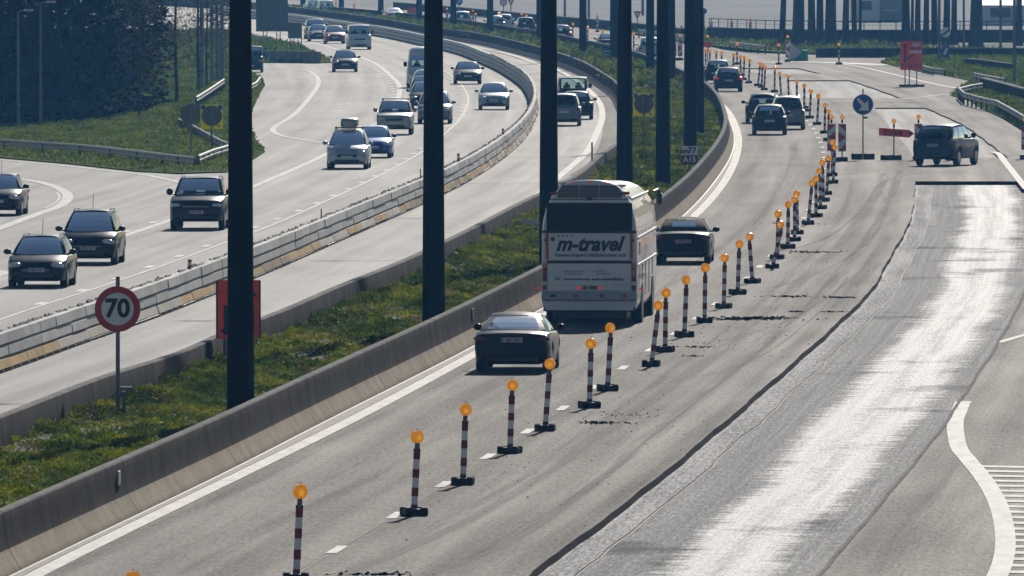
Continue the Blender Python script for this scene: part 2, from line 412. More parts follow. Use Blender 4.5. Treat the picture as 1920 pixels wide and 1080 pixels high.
EDGE_R = Path([(-60,1145),(66,1079),(478,877),(615,810),(885,667),(1300,407),(1370,320),(1383,282),(1385,265),(1381,242),(1373,222),(1360,203),(1338,182)])
pline('edge_line', EDGE_R, 195, Ypx(186), 0.34)
strip('gutter', off(RW, 0.03), lambda y: EDGE_R(y) - 0.2, 195, Ypx(200), M['gutter'], 0.006)
strip('gutter_seal', off(RW, 0.0), off(RW, 0.07), 195, Ypx(200), M['seal'], 0.01)
LANE = Path([(556,1078),(632,1031),(740,968),(832,909),(985,812),(1158,697),(1295,605),(1391,531),(1435,490),(1469,455),(1507,409),(1530,366),(1543,320),(1545,295),(1535,259),(1515,230),(1480,200)])
dashes('lane_dash', LANE, Ypx(1038) - 25, Ypx(205), 12.5, 2.5, 0.2)
strip('lane_seam', off(LANE, -0.012), off(LANE, 0.012), 200, Ypx(760), M['gutter'], 0.008)
EDGE_C = Path([(960,400),(1010,365),(1050,330),(1100,285),(1117,254),(1129,220),(1126,197),(1116,181),(1105,170),(1061,139),(1045,131),(1012,121),(960,103),(882,86),(829,77),(795,71),(720,58)])
pline('edge_line', EDGE_C, Ypx(420), Ypx(60), 0.34)
LANE_L = Path([(-60,623),(0,600),(185,539),(312,496),(425,454),(480,434),(612,377),(792,284),(835,250),(862,224),(875,200),(878,186),(875,175),(866,160),(845,140),(800,118)])
pline('lane_line', LANE_L, Ypx(640), Ypx(130), 0.13, 'line_worn')
DASH_L = Path([(-60,617),(10,592),(75,570),(150,546),(217,523),(327,484),(420,449),(504,417),(572,391),(660,351),(725,319),(785,282),(830,246),(860,218),(869,200),(870,182),(864,166),(845,148)])
dashes('lane_dash', DASH_L, Ypx(572), Ypx(146), 12.3, 2.5, 0.28, 'line')
GORE = Path([(-60,536),(0,516),(234,442),(317,414),(480,348),(612,289),(690,243),(735,207),(747,182),(749,162),(730,140),(705,120),(675,107),(630,92),(562,75),(520,67),(440,56)])
pline('lane_line', GORE, Ypx(550), Ypx(60), 0.32, 'line_worn')
DASH_G = Path([(0,510),(271,423),(310,409),(470,343)])
dashes('lane_dash', DASH_G, Ypx(512), Ypx(400), 12.3, 2.5, 0.25)
DASH_G2 = Path([(737,190),(736,165),(722,145),(700,127)])
dashes('lane_dash', DASH_G2, Ypx(190), Ypx(127), 12.3, 4, 0.25, 'line_worn')
ribbon('gore_line', [(470,128),(492,129),(567,132),(590,140),(597,155),(587,175),(555,212),(517,237),(513,247),(530,255),(567,262),(615,269)], 0.3, 'line_worn')
ribbon('gore_line', [(-60,448),(0,428),(75,400),(115,385),(127,367),(107,352),(75,342),(45,337),(0,331)], 0.42, 'line_worn')
ribbon('inner_gore_line', [(85,391),(106,379),(111,369),(106,361)], 0.1, 'line_worn')
ribbon('edge_line', [(-60,296),(0,300),(100,309),(200,320),(275,329),(340,343)], 0.3, 'line_worn')
for (xa, xb, yy) in ((601, 677, 204), (552, 622, 242)):
    y = Ypx(yy); strip('stop_line', G(xa, yy).x, G(xb, yy).x, y, y + 1.0, M['line_worn'], 0.012, 1)
# right hand hatched nose
ribbon('gore_line', [(1806,753),(1799,770),(1791,795),(1797,837),(1815,862),(1842,895),(1865,932),(1879,970),(1885,1010),(1882,1047),(1868,1085),(1850,1110)], 0.36, 'line')
ribbon('edge_line', [(1872,643),(1920,629),(1990,612)], 0.22, 'line')
NOSE = Path([(1815,862),(1842,895),(1865,932),(1879,970),(1885,1010),(1882,1047),(1868,1090)])
b = MB()
for i in range(23):
    y = Ypx(1088) + i * 2.12
    if y > Ypx(869): break
    x0 = NOSE(y) + 0.16
    k = len(b.v); b.v += [(x0, y, .011), (x0 + 2.2, y - 0.9, .011), (x0 + 2.2, y - 0.05, .011), (x0, y + 0.85, .011)]; b.f.append((k, k + 1, k + 2, k + 3)); b.m.append(0)
tag(b.build('hatch_line', M['line']), kind='structure')
ribbon('edge_line', [(1848,285),(1870,287),(1885,305),(1905,330),(1925,355)], 0.3, 'line')
ribbon('edge_line', [(1920,294),(1896,296)], 0.25, 'line')
ribbon('edge_line', [(1688,186),(1712,184),(1782,176)], 0.25, 'line_worn')
ribbon('edge_line', [(1560,118),(1610,125),(1690,143),(1740,155),(1795,166)], 0.3, 'line_worn')
ribbon('edge_line', [(1440,117),(1500,116),(1580,118),(1660,122)], 2.0, 'line_worn', 0.006)
# expansion joint cracks
for (xa, xb, yy) in ((1440, 1640, 303), (1880, 1920, 658), (1550, 1580, 470)):
    y = Ypx(yy); strip('joint_crack', G(xa, yy).x, G(xb, yy).x, y, y + 0.12, M['seal'], 0.007, 1)

# dust and tyre marks on the closed lane: thin films that thin out at their sides
def film_mat(name, col, amount, seed):
    m, n, l, b = nmat(name)
    uv = n.new('ShaderNodeUVMap'); sx = n.new('ShaderNodeSeparateXYZ'); l.new(uv.outputs[0], sx.inputs[0])
    r = ramp(n, [(0, (0,) * 3), (.35, (1,) * 3), (.65, (1,) * 3), (1, (0,) * 3)]); l.new(sx.outputs[0], r.inputs[0])
    mp = n.new('ShaderNodeMapping'); mp.inputs['Scale'].default_value = (2, .06, 1); mp.inputs['Location'].default_value = (seed, seed, 0); l.new(uv.outputs[0], mp.inputs[0])
    no = n.new('ShaderNodeTexNoise'); no.inputs['Scale'].default_value = 1; no.inputs['Detail'].default_value = 6; l.new(mp.outputs[0], no.inputs['Vector'])
    mr = n.new('ShaderNodeMapRange'); mr.inputs[1].default_value = .35; mr.inputs[2].default_value = .7; mr.inputs[4].default_value = amount; l.new(no.outputs[0], mr.inputs[0])
    mu = n.new('ShaderNodeMath'); mu.operation = 'MULTIPLY'; l.new(r.outputs[0], mu.inputs[0]); l.new(mr.outputs[0], mu.inputs[1])
    l.new(mu.outputs[0], b.inputs['Alpha']); b.inputs['Base Color'].default_value = (*col, 1); b.inputs['Roughness'].default_value = .85; b.inputs['Specular IOR Level'].default_value = .05
    return m
M['dust'] = film_mat('pale_dust', (.36, .34, .31), .75, 1.0); M['tyre_mark'] = film_mat('tyre_mark', (.035, .034, .033), .22, 4.0)
def film(pts, w, mat, z):
    P = [G(*p) for p in pts]; Q = []
    for i in range(len(P) - 1):
        p0, p1, p2, p3 = P[max(i - 1, 0)], P[i], P[i + 1], P[min(i + 2, len(P) - 1)]
        for k in range(8):
            t = k / 8; Q.append(0.5 * ((2 * p1) + (p2 - p0) * t + (2 * p0 - 5 * p1 + 4 * p2 - p3) * t * t + (3 * p1 - p0 - 3 * p2 + p3) * t ** 3))
    Q.append(P[-1]); b = MB(); b.uv = []
    for i, q in enumerate(Q):
        d = Q[min(i + 1, len(Q) - 1)] - Q[max(i - 1, 0)]; d.z = 0; d.normalize(); nr = Vector((d.y, -d.x, 0))
        b.v += [tuple(q - nr * w / 2 + Vector((0, 0, z))), tuple(q + nr * w / 2 + Vector((0, 0, z)))]; b.uv += [(0, q.y), (1, q.y)]
    for i in range(len(Q) - 1): b.f.append((2 * i, 2 * i + 1, 2 * i + 3, 2 * i + 2)); b.m.append(0)
    tag(b.build('dust_track' if mat == 'dust' else 'tyre_track', M[mat]), kind='structure')
zf = .0035
for pts, w, mt in (([(640,1079),(900,960),(1150,800),(1360,650),(1500,530),(1590,440),(1640,370),(1660,325)], .55, 'dust'), ([(800,1079),(1010,980),(1240,800),(1450,630),(1570,520),(1640,430),(1670,360),(1690,320)], .5, 'dust'),
    ([(1480,470),(1560,440),(1620,390),(1650,345),(1720,325),(1820,318)], .22, 'dust'), ([(1450,540),(1560,500),(1640,440),(1665,380)], .16, 'dust'), ([(1350,640),(1480,600),(1600,520),(1640,470)], .14, 'dust'), ([(1240,720),(1400,680),(1520,600),(1590,520)], .13, 'dust'),
    ([(720,1040),(960,905),(1200,740),(1400,590),(1520,480),(1580,400),(1600,340)], .35, 'tyre_mark'), ([(880,1050),(1080,930),(1290,770),(1470,620),(1580,500),(1640,420)], .35, 'tyre_mark'), ([(940,1079),(1160,930),(1370,760),(1540,600),(1630,500),(1680,400)], .6, 'tyre_mark'),
    ([(1640,1079),(1720,970),(1790,860)], .5, 'tyre_mark'), ([(100,1079),(520,880),(930,668)], .5, 'tyre_mark'), ([(330,1079),(700,890),(1060,690),(1300,500),(1430,400),(1480,320),(1490,270)], .55, 'tyre_mark'),
    ([(1560,330),(1650,320),(1760,316),(1860,300)], .3, 'dust'), ([(1600,300),(1680,280),(1700,250)], .25, 'tyre_mark')):
    film(pts, w, mt, zf); zf += .0004
# ------------------------------------------------------------------ walls
def sweep(name, path, prof, y0, y1, mats, pm, step=3.0, parent=None, smooth=45, jitter=0.0):
    """cross-section (dx,z) swept along Y; pm = material index of each profile edge"""
    b = MB(); Y = np.linspace(y0, y1, int((y1 - y0) / step) + 2); n = len(prof)
    for y in Y:
        jx = random.uniform(-jitter, jitter); jz = random.uniform(-jitter, jitter)
        for dx, z in prof: b.v.append((path(y) + dx + jx, y, z + (jz if z > 0.2 else 0)))
    for i in range(len(Y) - 1):
        for k in range(n - 1):
            b.f.append((i * n + k, i * n + k + 1, (i + 1) * n + k + 1, (i + 1) * n + k)); b.m.append(pm[k])
    return b.build(name, mats, parent, smooth)
wallmats = [M['conc_lit'], M['conc_shaded'], M['conc_grey']]
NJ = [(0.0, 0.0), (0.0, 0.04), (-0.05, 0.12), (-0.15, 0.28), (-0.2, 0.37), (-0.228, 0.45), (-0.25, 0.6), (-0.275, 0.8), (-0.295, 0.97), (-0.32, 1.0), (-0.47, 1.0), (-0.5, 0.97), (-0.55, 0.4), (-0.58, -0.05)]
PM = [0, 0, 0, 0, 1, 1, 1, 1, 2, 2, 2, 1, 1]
rw = empty('median_wall', (0, 0, 0), 0, 'long concrete safety wall between the grassy median and the lane with the coach', 'wall')
def segs(y0, y1, L):
    out = []; y = y0
    while y < y1: out.append((y, min(y + L - 0.06, y1))); y += L
    return out
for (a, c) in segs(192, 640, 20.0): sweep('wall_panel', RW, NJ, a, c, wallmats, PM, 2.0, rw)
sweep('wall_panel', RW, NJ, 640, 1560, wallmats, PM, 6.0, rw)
lw = empty('median_wall', (0, 0, 0), 0, 'long concrete safety wall between the contraflow lane and the grassy median', 'wall')
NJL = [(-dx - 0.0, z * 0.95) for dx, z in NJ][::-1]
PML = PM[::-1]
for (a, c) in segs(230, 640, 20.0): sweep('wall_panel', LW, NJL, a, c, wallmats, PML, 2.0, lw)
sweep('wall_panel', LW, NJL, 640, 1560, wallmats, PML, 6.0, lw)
# white reflector plates on the wall
for (px, py) in ((205, 915), (917, 585)):
    y = Ypx(py + 55); z = 0.72
    q = MB(); q.bevbox((RW(y) - 0.235, y, z), (0.04, 0.5, 0.26), 0.008)
    q.build('wall_reflector', M['line'], rw)
strip('shoulder_strip', off(LW, -1.0), off(LW, -0.0), Ypx(330), Ypx(60), M['asphalt_right'], 0.005, 4, uref=BR)

# stacked temporary barrier between the two directions
BW = [flat('barrier_white', (0.62, 0.6, 0.55), 0.6)]
M['blk_white'] = noise_col('barrier_white_concrete', (0.55, 0.53, 0.48), (0.76, 0.74, 0.69), 1.2, 0.8, stretch=(1, 0.4, 1), objrand=0.12, spec=.1)
M['blk_cream'] = noise_col('barrier_cream', (0.5, 0.45, 0.36), (0.66, 0.61, 0.5), 1.2, 0.7, stretch=(1, 0.4, 1), objrand=0.1)
M['blk_tan'] = noise_col('barrier_tan', (0.42, 0.25, 0.07), (0.6, 0.4, 0.14), 1.2, 0.7, stretch=(1, 0.4, 1), objrand=0.15)
M['blk_brown'] = noise_col('barrier_brown', (0.26, 0.17, 0.08), (0.4, 0.28, 0.14), 1.2, 0.7, stretch=(1, 0.4, 1), objrand=0.15)
M['dark_steel'] = flat('dark_steel', (0.02, 0.021, 0.024), 0.55)
M['stud'] = flat('reflective_stud', (0.8, 0.8, 0.78), 0.3)
br = empty('stacked_barrier', (0, 0, 0), 0, 'long stacked barrier with white upper blocks and tan lower blocks between opposing traffic', 'barrier')
YB0, YB1 = 285.0, 1380.0
sweep('core', BR, [(0.2, 0.0), (0.24, 0.07), (0.13, 0.09), (0.1, 0.87), (-0.1, 0.87), (-0.13, 0.09), (-0.24, 0.07), (-0.2, 0.0)], YB0, YB1, M['dark_steel'], [0] * 7, 4.0, br)
# per-course cross sections: (half width at bottom, half width at top, z0, z1)
COURSE = [(0.24, 0.17, 0.10, 0.31), (0.175, 0.15, 0.385, 0.60), (0.16, 0.13, 0.675, 0.92)]
def blockverts(ya, yb, c, jx=0.0):
    hb, ht, z0, z1 = c; xa, xb = BR(ya) + jx, BR(yb) + jx
    return [(xa - hb, ya, z0), (xa + hb, ya, z0), (xb + hb, yb, z0), (xb - hb, yb, z0), (xa - ht, ya, z1), (xa + ht, ya, z1), (xb + ht, yb, z1), (xb - ht, yb, z1)]
BF = [(3, 2, 1, 0), (4, 5, 6, 7), (0, 1, 5, 4), (1, 2, 6, 5), (2, 3, 7, 6), (3, 0, 4, 7)]
rb = random.Random(3)
y = YB0; nb = 0; far = [MB(), MB(), MB()]; run = 5; tanmat = 'blk_tan'
while y < YB1:
    L = 4.0
    if run <= 0: run = rb.choice((1, 2, 2, 3)); tanmat = rb.choice(('blk_tan', 'blk_tan', 'blk_tan', 'blk_brown', 'blk_cream', 'blk_cream'))
    run -= 1
    for ci, c in enumerate(COURSE):
        jx = rb.uniform(-0.018, 0.018)
        if nb < 297:
            q = MB(); q.add(blockverts(y + 0.03, y + L - 0.03, c, jx), BF)
            q.build('barrier_block', M[tanmat] if ci == 0 else M['blk_white'], br); nb += 1
        else:
            far[ci].add(blockverts(y + 0.03, y + L - 0.03, c, jx), BF)
    y += L
for ci in range(3): tag(far[ci].build('barrier_blocks', M['blk_cream'] if ci == 0 else M['blk_white'], br), kind='stuff')
# ragged dark strip of uneven height along the top, studs at the foot
q = MB(); y = YB0
while y < 900:
    L = rb.uniform(0.5, 1.6); h = rb.uniform(0.03, 0.10); dx = rb.uniform(-0.12, -0.05)
    xa, xb = BR(y), BR(y + L)
    q.add([(xa + dx - .05, y, .915), (xa + dx + .05, y, .915), (xb + dx + .05, y + L, .915), (xb + dx - .05, y + L, .915), (xa + dx, y, .92 + h), (xb + dx + .02, y + L, .92 + h * rb.uniform(.3, 1))], [(0, 1, 4), (1, 2, 5, 4), (2, 3, 5), (3, 0, 4, 5)])
    y += L + rb.uniform(0.0, 0.25)
tag(q.build('ragged_top_strip', M['dark_steel'], br), kind='stuff')
q = MB(); y = YB0
while y < 620:
    q.box((BR(y) + 0.245, y, 0.055), (0.03, 0.12, 0.05)); y += 2.0
tag(q.build('reflector_studs', M['stud'], br), kind='stuff')
# ------------------------------------------------------------------ median grass
def mid_z(t):  # soil height across the median, 0 at the left wall, 1 at the right wall
    return 0.34 - 0.10 * t
def medL(y): return LW(y) + 0.5
def medR(y): return RW(y) - 0.52
strip('median_soil', medL, medR, 232, 1560, M['soil'], mid_z(0), 4, nx=3, zr=mid_z(1))
strip('median_soil', lambda y: min(LW(y) + 0.5, RW(y) - 6.5), medR, 185, 232.2, M['soil'], mid_z(0), 4, nx=3, zr=mid_z(1))

def leafmat(name, a, b_, c, trans=0.25, spec=0.12):
    m, n, l, b = nmat(name)
    tc = n.new('ShaderNodeTexCoord'); no = n.new('ShaderNodeTexNoise'); no.inputs['Scale'].default_value = 0.9; no.inputs['Detail'].default_value = 4
    mp = n.new('ShaderNodeMapping'); mp.inputs['Scale'].default_value = (1, 0.3, 1)
    l.new(tc.outputs['Object'], mp.inputs[0]); l.new(mp.outputs[0], no.inputs['Vector'])
    r = ramp(n, [(0.36, a), (0.5, b_), (0.66, c)]); l.new(no.outputs[0], r.inputs[0])
    l.new(r.outputs[0], b.inputs['Base Color']); b.inputs['Roughness'].default_value = 0.6; b.inputs['Specular IOR Level'].default_value = spec
    tr = n.new('ShaderNodeBsdfTranslucent'); l.new(r.outputs[0], tr.inputs[0])
    mx = n.new('ShaderNodeMixShader'); mx.inputs[0].default_value = trans
    l.new(b.outputs[0], mx.inputs[1]); l.new(tr.outputs[0], mx.inputs[2]); l.new(mx.outputs[0], n['Material Output'].inputs[0])
    return m
M['leaf_a'] = leafmat('weed_leaf', (0.03, 0.05, 0.003), (0.085, 0.12, 0.006), (0.24, 0.235, 0.012), 0.5)
M['leaf_b'] = leafmat('grass_leaf', (0.03, 0.06, 0.004), (0.075, 0.13, 0.007), (0.15, 0.2, 0.012), 0.5)
M['leaf_dry'] = leafmat('dry_leaf', (0.07, 0.06, 0.025), (0.13, 0.11, 0.045), (0.24, 0.2, 0.09), 0.3)

def leaves(X, Y, Z, size, spread, tall):
    """diamond leaves at points; returns (4n,3)"""
    n = len(X)
    th = rng.uniform(0, 2 * np.pi, n); el = rng.uniform(0.1, 1.35, n) * tall + (1 - tall) * rng.uniform(-.2, .5, n)
    d = np.stack([np.cos(th) * np.cos(el), np.sin(th) * np.cos(el), np.sin(el)], 1)
    ph = rng.uniform(0, 2 * np.pi, n)
    s = np.stack([-np.sin(th), np.cos(th), np.zeros(n)], 1) * np.cos(ph)[:, None] + np.cross(d, np.stack([-np.sin(th), np.cos(th), np.zeros(n)], 1)) * np.sin(ph)[:, None]
    P = np.stack([X, Y, Z], 1); L = size * rng.uniform(0.5, 1.5, n)[:, None]; W = L * spread
    A = P; B = P + d * L * 0.5 + s * W; C = P + d * L; D = P + d * L * 0.5 - s * W
    return np.stack([A, B, C, D], 1).reshape(-1, 3)
def value_noise(X, Y, sx, sy, seed):
    r = np.random.default_rng(seed); g = r.random((64, 256))
    u = (X / sx) % 64; v = (Y / sy) % 256; i = u.astype(int); j = v.astype(int); fu = u - i; fv = v - j
    fu = fu * fu * (3 - 2 * fu); fv = fv * fv * (3 - 2 * fv)
    a = g[i % 64, j % 256]; b_ = g[(i + 1) % 64, j % 256]; c = g[i % 64, (j + 1) % 256]; d = g[(i + 1) % 64, (j + 1) % 256]
    return (a * (1 - fu) + b_ * fu) * (1 - fv) + (c * (1 - fu) + d * fu) * fv
def median_field(y0, y1, n, size, hmax):
    Y = rng.uniform(y0, y1, n); t = rng.random(n)
    a = np.maximum(medL(Y), RW(Y) - 7.2); b_ = medR(Y); X = a + (b_ - a) * t
    nz = value_noise(X + 100, Y, 0.8, 2.5, 11) * 0.6 + value_noise(X + 100, Y, 0.25, 0.8, 12) * 0.4
    keep = rng.random(n) < np.clip((nz - 0.24) * 2.2, 0.0, 1); X, Y, t, nz = X[keep], Y[keep], t[keep], nz[keep]
    H = hmax * np.clip(nz * 1.7 - 0.4, 0.1, 1.2) * (1.25 - 0.55 * t) ** 2
    Z = mid_z(t) + H * rng.random(len(X)) ** 0.7
    return leaves(X, Y, Z, size, 0.27, 0.75), (nz > 0.52)
V1, m1 = median_field(212, 300, 190000, 0.075, 0.2)
V2, m2 = median_field(300, 430, 170000, 0.095, 0.2)
V3, m3 = median_field(430, 760, 130000, 0.16, 0.22)
V4, m4 = median_field(760, 1500, 50000, 0.42, 0.36)
VV = np.concatenate([V1, V2, V3, V4]); mi = (rng.random(len(VV) // 4) < 0.35).astype(int)
cxy = VV[::4]; dz = value_noise(cxy[:, 0] + 100, cxy[:, 1], 0.7, 3.0, 77)
mi[(rng.random(len(mi)) < np.clip((dz - .55) * 1.6, .03, .6))] = 2
soup('median_grass', VV, 4, None, mats=[M['leaf_a'], M['leaf_b'], M['leaf_dry']], mi=mi, label='rough green grass and low weeds filling the median between the two walls', category='grass')

def poly_sheet(name, pts, mat, z, kind='structure'):
    b = MB(); P = [G(*p) for p in pts]
    b.v = [(p.x, p.y, z) for p in P]; n = len(P); b.f = [tuple(range(n))]; b.m = [0]
    b.v += [(p.x, p.y, -0.12) for p in P]
    for i in range(n): b.f.append((i, (i + 1) % n, n + (i + 1) % n, n + i)); b.m.append(0)
    return tag(b.build(name, mat), kind=kind), P
def inside(X, Y, P):
    r = np.zeros(len(X), bool); n = len(P)
    for i in range(n):
        a, b_ = P[i], P[(i + 1) % n]
        c = ((a.y > Y) != (b_.y > Y)) & (X < (b_.x - a.x) * (Y - a.y) / (b_.y - a.y + 1e-9) + a.x)
        r ^= c
    return r
def verge(name, pts, z, n, size, label, dry=0.05):
    o, P = poly_sheet(name + '_soil', pts, M['grass_dry'], z)
    xs = [p.x for p in P]; ys = [p.y for p in P]
    X = rng.uniform(min(xs), max(xs), n); Y = rng.uniform(min(ys), max(ys), n); k = inside(X, Y, P); X, Y = X[k], Y[k]
    nz = value_noise(X + 200, Y, 1.2, 5, 5)
    V = leaves(X, Y, z + 0.10 * rng.random(len(X)) * nz, size, 0.22, 1.0)
    mi = (rng.random(len(X)) < 0.6).astype(int); mi[rng.random(len(X)) < dry] = 2
    soup(name, V, 4, None, mats=[M['leaf_a'], M['leaf_b'], M['leaf_dry']], mi=mi, label=label, category='grass')
verge('verge_grass', [(-80,296),(0,297),(125,308),(250,322),(335,327),(425,324),(478,298),(497,285),(482,268),(468,240),(470,215),(485,180),(497,160),(490,146),(470,138),(-80,138)], 0.06, 150000, 0.13, 'green grass bank between the slip road and the dark wood')
verge('wood_floor', [(-400,138.5),(436,138.5),(436,60),(-400,60)], 0.04, 60000, 0.35, 'rough lit grass behind the edge of the dark wood', 0.2)
verge('island_grass', [(440,68),(480,71),(560,87),(622,118),(598,119),(440,118)], 0.06, 16000, 0.3, 'small grass island behind the low wall and under the big sign boards')
verge('exit_grass', [(1783,180),(1817,189),(1835,201),(1865,216),(1892,228),(1917,245),(1960,270),(2080,270),(2080,149),(1846,149),(1812,160),(1795,170)], 0.06, 40000, 0.2, 'grass nose between the exit road and the guardrail at right')
verge('roadside_grass', [(1652,118),(1690,128),(1730,136),(1767,141),(1819,152),(1846,147),(2080,147),(2080,109),(1690,109)], 0.06, 30000, 0.25, 'grass strip beyond the red route sign at right')
verge('bend_grass', [(1760,116),(1665,105),(1440,97),(1330,85),(1230,70),(1140,55),(1060,47),(960,37),(1060,36),(1200,50),(1350,60),(1440,66),(1760,90),(2080,104),(2080,108)], 0.04, 40000, 0.3, 'hazy grass bank along the outside of the far bend', 0.15)

# ------------------------------------------------------------------ lighting masts
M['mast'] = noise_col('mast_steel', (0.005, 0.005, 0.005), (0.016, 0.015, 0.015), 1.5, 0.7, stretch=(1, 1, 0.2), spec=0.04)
M['lamp_glass'] = flat('lamp_glass', (0.5, 0.5, 0.48), 0.2)
def mast(px, py, label, z0=0.28, h=22.0, r=0.30, arms=True):
    p = G(px, py, z0)
    e = empty('lighting_mast', p, 0, label, 'mast', 'lighting masts along the grassy median')
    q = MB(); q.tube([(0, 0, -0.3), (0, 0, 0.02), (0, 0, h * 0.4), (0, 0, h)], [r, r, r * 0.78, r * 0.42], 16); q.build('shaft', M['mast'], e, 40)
    q = MB(); q.tube([(0, 0, -0.28), (0, 0, 0.06)], r * 1.35, 16); q.build('base_flange', M['mast'], e, 40)
    q = MB(); q.bevbox((0, -r * 0.97, 1.2), (0.22, 0.05, 0.7), 0.012); q.build('service_hatch', M['mast'], e)
    if arms:
        for s in (-1, 1):
            q = MB(); q.tube([(0, 0, h - 0.3), (s * 1.2, 0, h + 0.35), (s * 2.9, 0, h + 0.55)], [0.07, 0.06, 0.05], 8); a = q.build('arm', M['mast'], e, 40)
            q = MB(); q.bevbox((s * 3.3, 0, h + 0.55), (0.95, 0.34, 0.16), 0.05); q.build('lamp_head', M['mast'], e)
    return e
MASTS = [(451, 790, 'broadest black lighting mast, left of centre, hiding part of the orange arrow sign'),
 (813, 622, 'black lighting mast rising behind the wall just left of the dark coupe'),
 (1029, 503, 'black lighting mast directly behind the left half of the coach'),
 (1171, 414, 'dark lighting mast behind the right half of the coach roof'),
 (1243, 349, 'dark lighting mast standing between the coach mast and the kilometre sign'),
 (1294, 295, 'dark blue lighting mast directly behind the kilometre sign'),
 (1309, 254, 'dark blue lighting mast half hidden behind the one at the kilometre sign'),
 (1258, 160, 'hazy blue mast showing as a sliver right of the mast by the kilometre sign'),
 (1219, 137, 'slim hazy mast between the two dark masts behind the coach'),
 (1151, 119, 'hazy mast touching the left side of the dark mast behind the coach roof'),
 (1093, 106, 'hazy blue mast alone in the middle of the gap right of the coach mast'),
 (1012, 83, 'hazy mast peeping out at the left side of the coach mast'),
 (919, 66, 'hazy mast on the bend, second to the right of the mast by the coupe'),
 (850, 53, 'hazy mast on the bend, first to the right of the mast by the coupe'),
 (786, 44, 'hazy mast on the bend, just left of the mast by the coupe'),
 (714, 34, 'pale mast on the bend above the white van'),
 (640, 25, 'pale mast on the bend above the red car'),
 (568, 20, 'pale mast on the bend right of the tall sign board')]
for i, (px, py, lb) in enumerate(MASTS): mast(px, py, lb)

def lamp_post(px, py, h, r, label, group='slim street lamps'):
    p = G(px, py)
    e = empty('street_lamp', p, 0, label, 'street lamp', group)
    q = MB(); q.tube([(0, 0, -0.05), (0, 0, h * .5), (0, 0, h)], [r, r * .85, r * .6], 10); q.build('shaft', M['post_grey'], e, 40)
    q = MB(); q.tube([(0, 0, h), (0.15, -0.1, h + 0.12), (0.5, -0.4, h + 0.16)], [r * .6, r * .5, r * .45], 8); q.build('arm', M['post_grey'], e, 40)
    q = MB(); q.bevbox((0.55, -0.45, h + 0.16), (0.5, 0.3, 0.12), 0.03); q.build('lamp_head', M['lamp_glass'], e)
M['post_grey'] = flat('galvanised_post', (0.16, 0.165, 0.17), 0.55, metallic=0.2)
lamp_post(34, 240, 5.9, 0.09, 'slim street lamp at the far left edge, in front of the dark wood')
lamp_post(76, 238, 6.3, 0.09, 'slim street lamp second from the left, in front of the dark wood')
for px, py, r, lb in ((378, 165, .14, 'pale post nearest the wood, leftmost of the four beside the broadest mast'), (397, 158, .13, 'pale post second from the wood beside the broadest mast'), (407, 154, .12, 'pale post third from the wood beside the broadest mast'), (416, 152, .15, 'pale post nearest to the broadest mast, on its left')):
    lamp_post(px, py, 11.0, r, lb, 'posts left of the broadest mast')
for px, py, r, lb in ((1761, 122, .12, 'pale lamp post carrying the striped round sign'), (1807, 108, .1, 'lamp post beside the big trunk at right'), (1876, 108, .11, 'pale lamp post second from the right edge'), (1902, 160, .11, 'dark lamp post nearest the right edge'), (1059, 30, .14, 'faint lamp post in the haze right of the coach mast'), (1104, 36, .14, 'faint lamp post in the haze left of the inverted triangle sign'), (1205, 28, .16, 'faint lamp post in the haze right of the inverted triangle sign')):
    lamp_post(px, py, 12.0, r, lb, 'far lamp posts')

# ------------------------------------------------------------------ woodland and trees
M['bark'] = noise_col('bark', (0.02, 0.016, 0.012), (0.06, 0.05, 0.04), 3.0, 0.9, stretch=(1, 1, 0.2), bump=0.5)
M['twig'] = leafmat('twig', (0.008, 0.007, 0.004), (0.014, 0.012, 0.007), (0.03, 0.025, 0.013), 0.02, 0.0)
M['pale_twig'] = leafmat('pale_twig_leaf', (0.04, 0.05, 0.02), (0.07, 0.075, 0.03), (0.13, 0.11, 0.06), 0.2, 0.0)
def wood_block():
    base = Path([(-400,246),(0,240),(100,235),(200,226),(300,210),(345,190),(352,150)])
    n = 90000
    X = rng.uniform(G(-430, 240).x, G(376, 168).x, n); Y = np.zeros(n)
    # front edge of the wood as depth for a given X
    fx = np.array([G(a, b_).x for a, b_ in ((-430,247),(0,240),(100,235),(200,226),(300,208),(350,188),(376,168))]); fy = np.array([G(a, b_).y for a, b_ in ((-430,247),(0,240),(100,235),(200,226),(300,208),(350,188),(376,168))])
    F = np.interp(X, fx, fy) + 2.0
    Y = F + rng.random(n) ** 1.5 * 30
    top = 9.5 + 2.5 * value_noise(X + 50, Y, 2.0, 6, 21)
    Z = rng.random(n) * top
    nz = value_noise(X * 1.0 + 90, Z * 3 + Y, 0.9, 2.0, 22)
    edge = np.clip((G(376, 168).x - X) / 2.2, 0, 1); k = (rng.random(n) < 0.35 + nz) & (value_noise(X + 20, Z * 1.5 + Y * .3, .7, 1.3, 66) < edge * 1.2 + .12)
    X, Y, Z = X[k], Y[k] + 2.0 * nz[k], Z[k]
    V = leaves(X, Y, Z, 0.42, 0.2, 0.4)
    cl = value_noise(X + 40, Z * 2.0 + 7, 1.1, 1.6, 55) * np.clip((X - fx[1]) / (fx[-1] - fx[1]), .25, 1)
    mi = (rng.random(len(X)) < np.clip((cl - .42) * 2.2, 0, .5)).astype(int)  # paler clusters paint in the twigs that catch the light
    soup('woodland', V, 4, None, mats=[M['twig'], M['pale_twig']], mi=mi, label='dark dense wood filling the upper left corner', category='wood')
wood_block()

